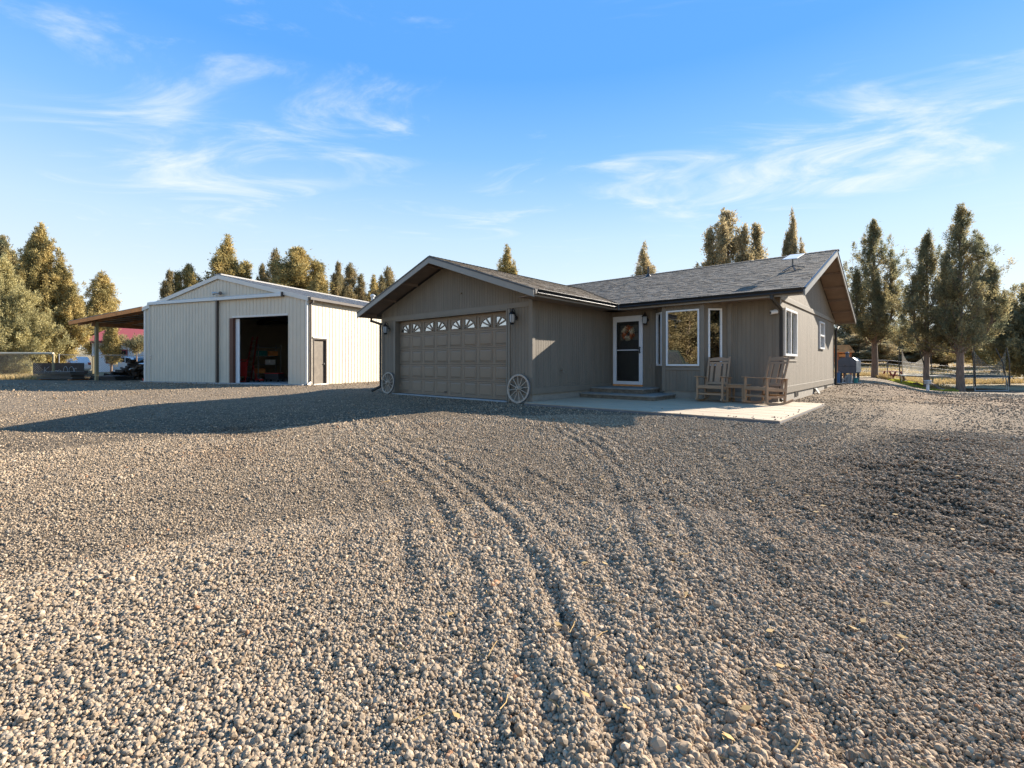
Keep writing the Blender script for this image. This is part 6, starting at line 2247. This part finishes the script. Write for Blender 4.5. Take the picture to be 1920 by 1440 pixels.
# octagonal barrel lying along local y, end plate towards the viewer
oct_ = [(0.38 * sxx, 0.88 + 0.36 * szz) for sxx, szz in ((-1, -0.85), (-0.85, -1), (0.85, -1), (1, -0.85), (1, 0.75), (0.6, 1.2), (-0.6, 1.2), (-1, 0.75))]
MB().prism([(a, -0.02, b) for a, b in oct_], (0, 1.25, 0)).build('barrel', 'smoker_side', sm, bevel=0.02)
MB().prism([(a * 1.01, -0.035, (b - 0.88) * 1.01 + 0.88) for a, b in oct_], (0, 0.014, 0)).build('end_plate', 'smoker', sm)
MB().box(-0.36, 0.36, -0.04, -0.036, 0.86, 0.875).build('lid_seam', 'black_metal', sm)
MB().lathe([(0.035, 0.0), (0.035, 0.02)], (-0.08, -0.045, 0.90), 10).build('thermometer', 'black_metal', sm)
MB().lathe([(0.075, 1.2), (0.075, 1.50), (0.10, 1.51), (0.10, 1.55), (0.03, 1.60)], (-0.02, 0.15, 0), 14).build('chimney', 'smoker', sm, smooth=True)
for a in (-0.28, 0.28):
    for b in (0.08, 1.1):
        MB().box(a - 0.05, a + 0.05, b - 0.05, b + 0.05, 0.02, 0.60).build('leg', 'smoker', sm)
MB().box(-0.4, 0.4, -0.06, 1.2, 0.0, 0.04).build('skid', 'galv', sm)
MB().bar((-0.2, -0.02, 0.1), (0.1, -0.02, 0.5), 0.04, 0.04).build('brace', 'galv', sm)
for (lab, ox, oy, m, h, r) in (('blue plastic barrel standing under the smoker end', -0.36, -0.25, 'blue_plastic', 0.52, 0.13), ('galvanised pail under the smoker', 0.02, 0.25, 'galv', 0.42, 0.16), ('small teal pail by the smoker leg', 0.40, -0.2, 'teal_plastic', 0.26, 0.10)):
    q = wm(sm) @ Vector((ox, oy, 0))
    c = thing('pail', lab, 'pail', (q.x, q.y, sz + 0.03))
    MB().lathe([(r * 0.85, 0), (r, h * 0.95), (r * 1.07, h * 0.96), (r * 1.07, h), (r * 0.9, h)], n=16).build('body', m, c, smooth=True)
    MB().tube([(r * math.cos(a), 0, h * 0.95 + r * 0.7 * math.sin(a)) for a in [math.pi * i / 8 for i in range(9)]], 0.008, 5).build('handle', 'galv', c)

p = place(0.7010 * 33, 33)
ps = thing('play_house', 'orange wooden play tower with a peaked roof behind the smoker', 'playhouse', (p[0], p[1], gh(*p)), R(35))
ps.scale = (0.66, 0.66, 0.86)
for a in (-0.62, 0.62):
    for b in (-0.62, 0.62):
        MB().box(a - 0.06, a + 0.06, b - 0.06, b + 0.06, -0.2, 2.35).build('post', 'orange_wood', ps)
MB().box(-0.7, 0.7, -0.7, 0.7, 1.1, 1.2).build('deck', 'orange_wood', ps)
for s in (-1, 1):
    MB().box(-0.56, 0.56, s * 0.62 - 0.02, s * 0.62 + 0.02, 1.25, 1.6).build('side_panel', 'orange_wood', ps)
    MB().box(-0.56, 0.56, s * 0.62 - 0.025, s * 0.62 + 0.025, 1.72, 1.95).build('sign_panel', 'timber', ps)
    MB().prism([(-0.85, s * 0.9, 2.05), (0.85, s * 0.9, 2.05), (0.85, 0, 2.65), (-0.85, 0, 2.65)], (0, 0, 0.05)).build('roof', 'timber', ps)
    MB().box(s * 0.62 - 0.02, s * 0.62 + 0.02, -0.56, 0.56, 1.25, 1.6).build('side_panel', 'orange_wood', ps)

p = place(0.811 * 35.0, 35.0)
pt = thing('picnic_table', 'small dark red picnic table on the lawn edge between trunks', 'picnic table', (p[0], p[1], gh(*p)), YAW + R(4))
S = 0.85
for i in range(4):
    a = -0.37 + i * 0.19
    MB().box(a * S, (a + 0.175) * S, -0.8 * S, 0.8 * S, 0.71 * S, 0.75 * S).build('top_board', 'red_paint', pt)
for s in (-1, 1):
    MB().box((s * 0.66 - 0.13) * S, (s * 0.66 + 0.13) * S, -0.8 * S, 0.8 * S, 0.41 * S, 0.45 * S).build('bench', 'red_paint', pt)
for b in (-0.55, 0.55):
    for s in (-1, 1):
        MB().bar((s * 0.22 * S, b * S, 0.72 * S), (s * 0.62 * S, b * S, -0.02), 0.05, 0.12 * S).build('leg', 'red_paint', pt)
    MB().box(-0.75 * S, 0.75 * S, (b - 0.03) * S, (b + 0.03) * S, 0.33 * S, 0.41 * S).build('cross_beam', 'red_paint', pt)

p = place(0.886 * 27.0, 27.0)
up_ = thing('utility_post', 'short white utility post with a box head at the lawn edge', 'utility post', (p[0], p[1], gh(*p)), YAW)
MB().box(-0.05, 0.05, -0.05, 0.05, -0.1, 0.38).build('post', 'white_paint', up_)
MB().box(-0.13, 0.13, -0.10, 0.10, 0.37, 0.56).build('box', 'galv', up_, bevel=0.012)
MB().box(-0.15, 0.15, -0.12, 0.12, 0.56, 0.59).build('lid', 'white_paint', up_, bevel=0.008)

# trampoline with a sagging net
p = place(0.938 * 31.5, 31.5)
tz = gh(*p)
tp = thing('trampoline', 'round trampoline with sagging safety net behind the trunks', 'trampoline', (p[0], p[1], tz))
RT = 2.75; HT = 0.86
pts = [(RT * math.cos(a), RT * math.sin(a), HT) for a in [2 * math.pi * k / 40 for k in range(41)]]
MB().tube(pts, 0.03, 8, cap=False).build('frame', 'galv', tp)
pad = MB()
for k in range(40):
    a0 = 2 * math.pi * k / 40; a1 = 2 * math.pi * (k + 1) / 40
    pad.add([(r * math.cos(a), r * math.sin(a), z) for z in (HT + 0.02, HT + 0.05) for (r, a) in ((RT - 0.3, a0), (RT + 0.05, a0), (RT + 0.05, a1), (RT - 0.3, a1))],
            [(0, 3, 2, 1), (4, 5, 6, 7), (1, 2, 6, 5), (3, 0, 4, 7)])
pad.build('pad', 'tramp_pad', tp)
MB().lathe([(RT - 0.3, HT), (RT - 0.3, HT + 0.01)], n=40).build('mat', 'rubber', tp)
for k in range(8):
    a = 2 * math.pi * k / 8 + 0.35
    MB().tube([(RT * math.cos(a), RT * math.sin(a), -0.05), (RT * math.cos(a), RT * math.sin(a), HT)], 0.025, 8).build('leg', 'galv', tp)
    if k % 2 == 0:
        a2 = a + math.pi / 4
        MB().tube([(RT * math.cos(a), RT * math.sin(a), 0.03), (RT * math.cos(a2), RT * math.sin(a2), 0.03)], 0.025, 8).build('foot_bar', 'galv', tp)
    lean = 0.25 if k in (0, 5) else 0.05
    MB().tube([((RT + 0.06) * math.cos(a), (RT + 0.06) * math.sin(a), 0.3), ((RT + 0.10) * math.cos(a) - lean, (RT + 0.10) * math.sin(a), 1.8), ((RT + 0.02) * math.cos(a) - 2 * lean, (RT + 0.02) * math.sin(a), 2.7)], 0.032, 8).build('net_pole', 'black_metal', tp)
net = MB()
nn = 64
for k in range(nn + 1):
    a = 2 * math.pi * k / nn + 0.35
    ph = (k % 8) / 8.0
    sag = 4 * ph * (1 - ph)
    deep = [0.9, 0.35, 1.2, 0.5, 0.8, 0.3, 1.15, 0.6][(k // 8) % 8]
    top = 2.65 - 1.15 * deep * sag
    for j in range(5):
        f = j / 4
        r = RT - 0.02 - 0.25 * sag * math.sin(f * math.pi) * (0.5 + 0.5 * math.sin(k * 1.7))
        net.v.append((r * math.cos(a), r * math.sin(a), HT + 0.06 + (top - HT - 0.06) * f))
for bay in (0, 4):
    pm = MB()
    pm.v = net.v[bay * 40: bay * 40 + 45]
    for k in range(8):
        for j in range(4):
            b = k * 5 + j
            pm.f.append((b, b + 5, b + 6, b + 1))
    pm.build('net_panel', 'net', tp, smooth=True)

# rocks and shrubs by the lawn
rnd = random.Random(3)
def rock(label, x, y, r):
    t = bpy.data.meshes.new('rock')
    bm = bmesh.new()
    bmesh.ops.create_icosphere(bm, subdivisions=2, radius=r)
    for v in bm.verts:
        k = 1 + rnd.uniform(-0.22, 0.22)
        v.co = Vector((v.co.x * 1.2 * k, v.co.y * k, v.co.z * 0.7 * k))
    bm.to_mesh(t); bm.free()
    t.materials.append(MATS['rock'])
    o = bpy.data.objects.new('rock', t); COL.objects.link(o)
    o.location = (x, y, gh(x, y) + r * 0.3)
    tag(o, label, 'rock', 'rocks edging the lawn')
for i, (u, d, r, lab) in enumerate(((0.835, 34.5, 0.16, 'small grey rock just past the red picnic table'), (0.86, 32.5, 0.2, 'grey rock beside the middle juniper trunk'), (0.868, 33.2, 0.14, 'smallest grey rock behind the middle juniper trunk'),
                                    (0.905, 30.2, 0.22, 'largest rock at the foot of the dry shrub'), (0.915, 29.0, 0.15, 'rock between the dry shrub and the thick trunk'))):
    x, y = place(u * d, d)
    rock(lab, x, y, r)


def shrub(label, x, y, r, m, n=900):
    t = thing('dry_shrub', label, 'shrub', (x, y, gh(x, y)), 0, 'dry shrubs by the lawn')
    rg = np.random.default_rng(int(abs(x * 100)))
    d = rg.normal(0, 1, (n, 3)); d[:, 2] = np.abs(d[:, 2]) * 0.9; d /= np.linalg.norm(d, axis=1)[:, None]
    P = d * r * rg.uniform(0.3, 1, n)[:, None] * np.array([1.2, 1.2, 0.75])
    A = rg.normal(0, 1, (n, 3)); A /= np.linalg.norm(A, axis=1)[:, None]
    V = np.empty((n, 3, 3)); V[:, 0] = P - A * 0.02; V[:, 1] = P + A * 0.02; V[:, 2] = P + (d + rg.normal(0, .4, (n, 3))) * 0.13
    mesh_np('foliage', V.reshape(-1, 3), np.arange(n * 3).reshape(-1, 3), MATS[m], t)
    mb = MB()
    for k in range(9):
        a = 0.7 * k
        mb.tube([(0, 0, -0.05), (0.6 * r * math.cos(a), 0.6 * r * math.sin(a), 0.5 * r)], [0.012, 0.004], 4)
    mb.build('stem', 'bark', t)
shrub('rounded golden dry shrub between the middle and thick trunks', *place(0.908 * 30.0, 30.0), 0.55, 'straw')
shrub('small yellow shrub at the foot of the juniper by the picnic table', *place(0.792 * 33.5, 33.5), 0.42, 'straw')
lg = thing('fallen_log', 'dark weathered plank frame lying beside the middle trunk', 'log', (*place(0.893 * 29.5, 29.5), 0), 0)
lg.location.z = gh(lg.location.x, lg.location.y)
MB().bar((0, 0, 0.45), (0.55, -0.35, 0.0), 0.16, 0.05).build('plank', 'bark', lg)
MB().bar((-0.35, 0.2, 0.40), (0.25, -0.05, 0.34), 0.2, 0.05).build('plank', 'bark', lg)

# ------------------------------------------------------------------ lawn, dry grass, litter
def blades(name, x, y, h, w, m, label, cat, rg):
    n = len(x)
    z = ground(x, y)
    a = rg.uniform(0, np.pi, n)
    V = np.empty((n, 3, 3))
    dx = np.cos(a) * w; dy = np.sin(a) * w
    V[:, 0] = np.stack([x - dx, y - dy, z - 0.02], 1)
    V[:, 1] = np.stack([x + dx, y + dy, z - 0.02], 1)
    V[:, 2] = np.stack([x + rg.normal(0, 0.35, n) * h, y + rg.normal(0, 0.35, n) * h, z + h], 1)
    o = mesh_np(name, V.reshape(-1, 3), np.arange(n * 3).reshape(-1, 3), MATS[m])
    tag(o, label, cat, None, 'stuff')


rg = np.random.default_rng(5)
# lawn strip curving between the trunks
n = 40000
f = rg.random(n)
uu = 0.795 + 0.155 * f
dn = 33.4 - 6.0 * f ** 0.8
dd = dn + rg.random(n) * (2.6 + 3.2 * np.sin(f * np.pi))
x = uu * dd * CR.x + dd * CF.x; y = uu * dd * CR.y + dd * CF.y
blades('lawn_grass', x, y, rg.uniform(0.05, 0.12, n), 0.02, 'lawn', 'narrow strip of short green lawn between the juniper trunks', 'grass', rg)
n = 30000
dd = 38 + 60 * rg.random(n) ** 1.6
uu = rg.uniform(0.66, 1.25, n)
x = uu * dd * CR.x + dd * CF.x; y = uu * dd * CR.y + dd * CF.y
ok = fbm(x * 0.5, y * 0.5, 3) > 0.42
x, y = x[ok], y[ok]
blades('dry_grass', x, y, rg.uniform(0.10, 0.34, len(x)), 0.035, 'straw', 'tall dry straw grass on the open field beyond the pipe fence', 'grass', rg)
n = 16000
dd = 29.2 + 14 * rg.random(n) ** 1.5
uu = rg.uniform(-1.30, -0.955, n)
x = uu * dd * CR.x + dd * CF.x; y = uu * dd * CR.y + dd * CF.y
blades('dry_grass', x, y, rg.uniform(0.10, 0.40, n), 0.02, 'straw', 'dry golden grass below the cream rail fence', 'grass', rg)
# straws, twigs and fallen leaves on the gravel
mb = MB()
rnd = random.Random(77)
for i in range(170):
    rr = 1.6 + 9 * rnd.random() ** 1.3; an = R(rnd.uniform(-15, 52))
    lat, dep = rr * math.sin(an), rr * math.cos(an)
    x = lat * CR.x + dep * CF.x; y = lat * CR.y + dep * CF.y
    if -7.5 < x < -1.7 and y > 8.6 or x < -7.3 and y > 9:
        continue
    z = float(ground(np.array([x]), np.array([y]))[0]) + 0.022
    a = rnd.uniform(0, 3.14); ln = rnd.uniform(0.02, 0.07)
    d = Vector((math.cos(a), math.sin(a), rnd.uniform(-0.15, 0.15)))
    if rnd.random() < 0.6:
        c = Vector((x, y, z))
        b = Vector((-d.y, d.x, 0)) * rnd.uniform(-0.3, 0.3)
        mb.tube([c - d * ln, c + b * ln, c + d * ln], 0.0022, 4)
    else:
        s = Vector((-d.y, d.x, 0.2)) * 0.012
        c = Vector((x, y, z))
        mb.add([tuple(c - d * 0.02), tuple(c + s), tuple(c + d * 0.025), tuple(c - s)], [(0, 1, 2), (0, 2, 3)])
tag(mb.build('leaf_litter', 'litter', None), 'scattered straws and fallen leaves on the gravel', 'leaf litter', None, 'stuff')
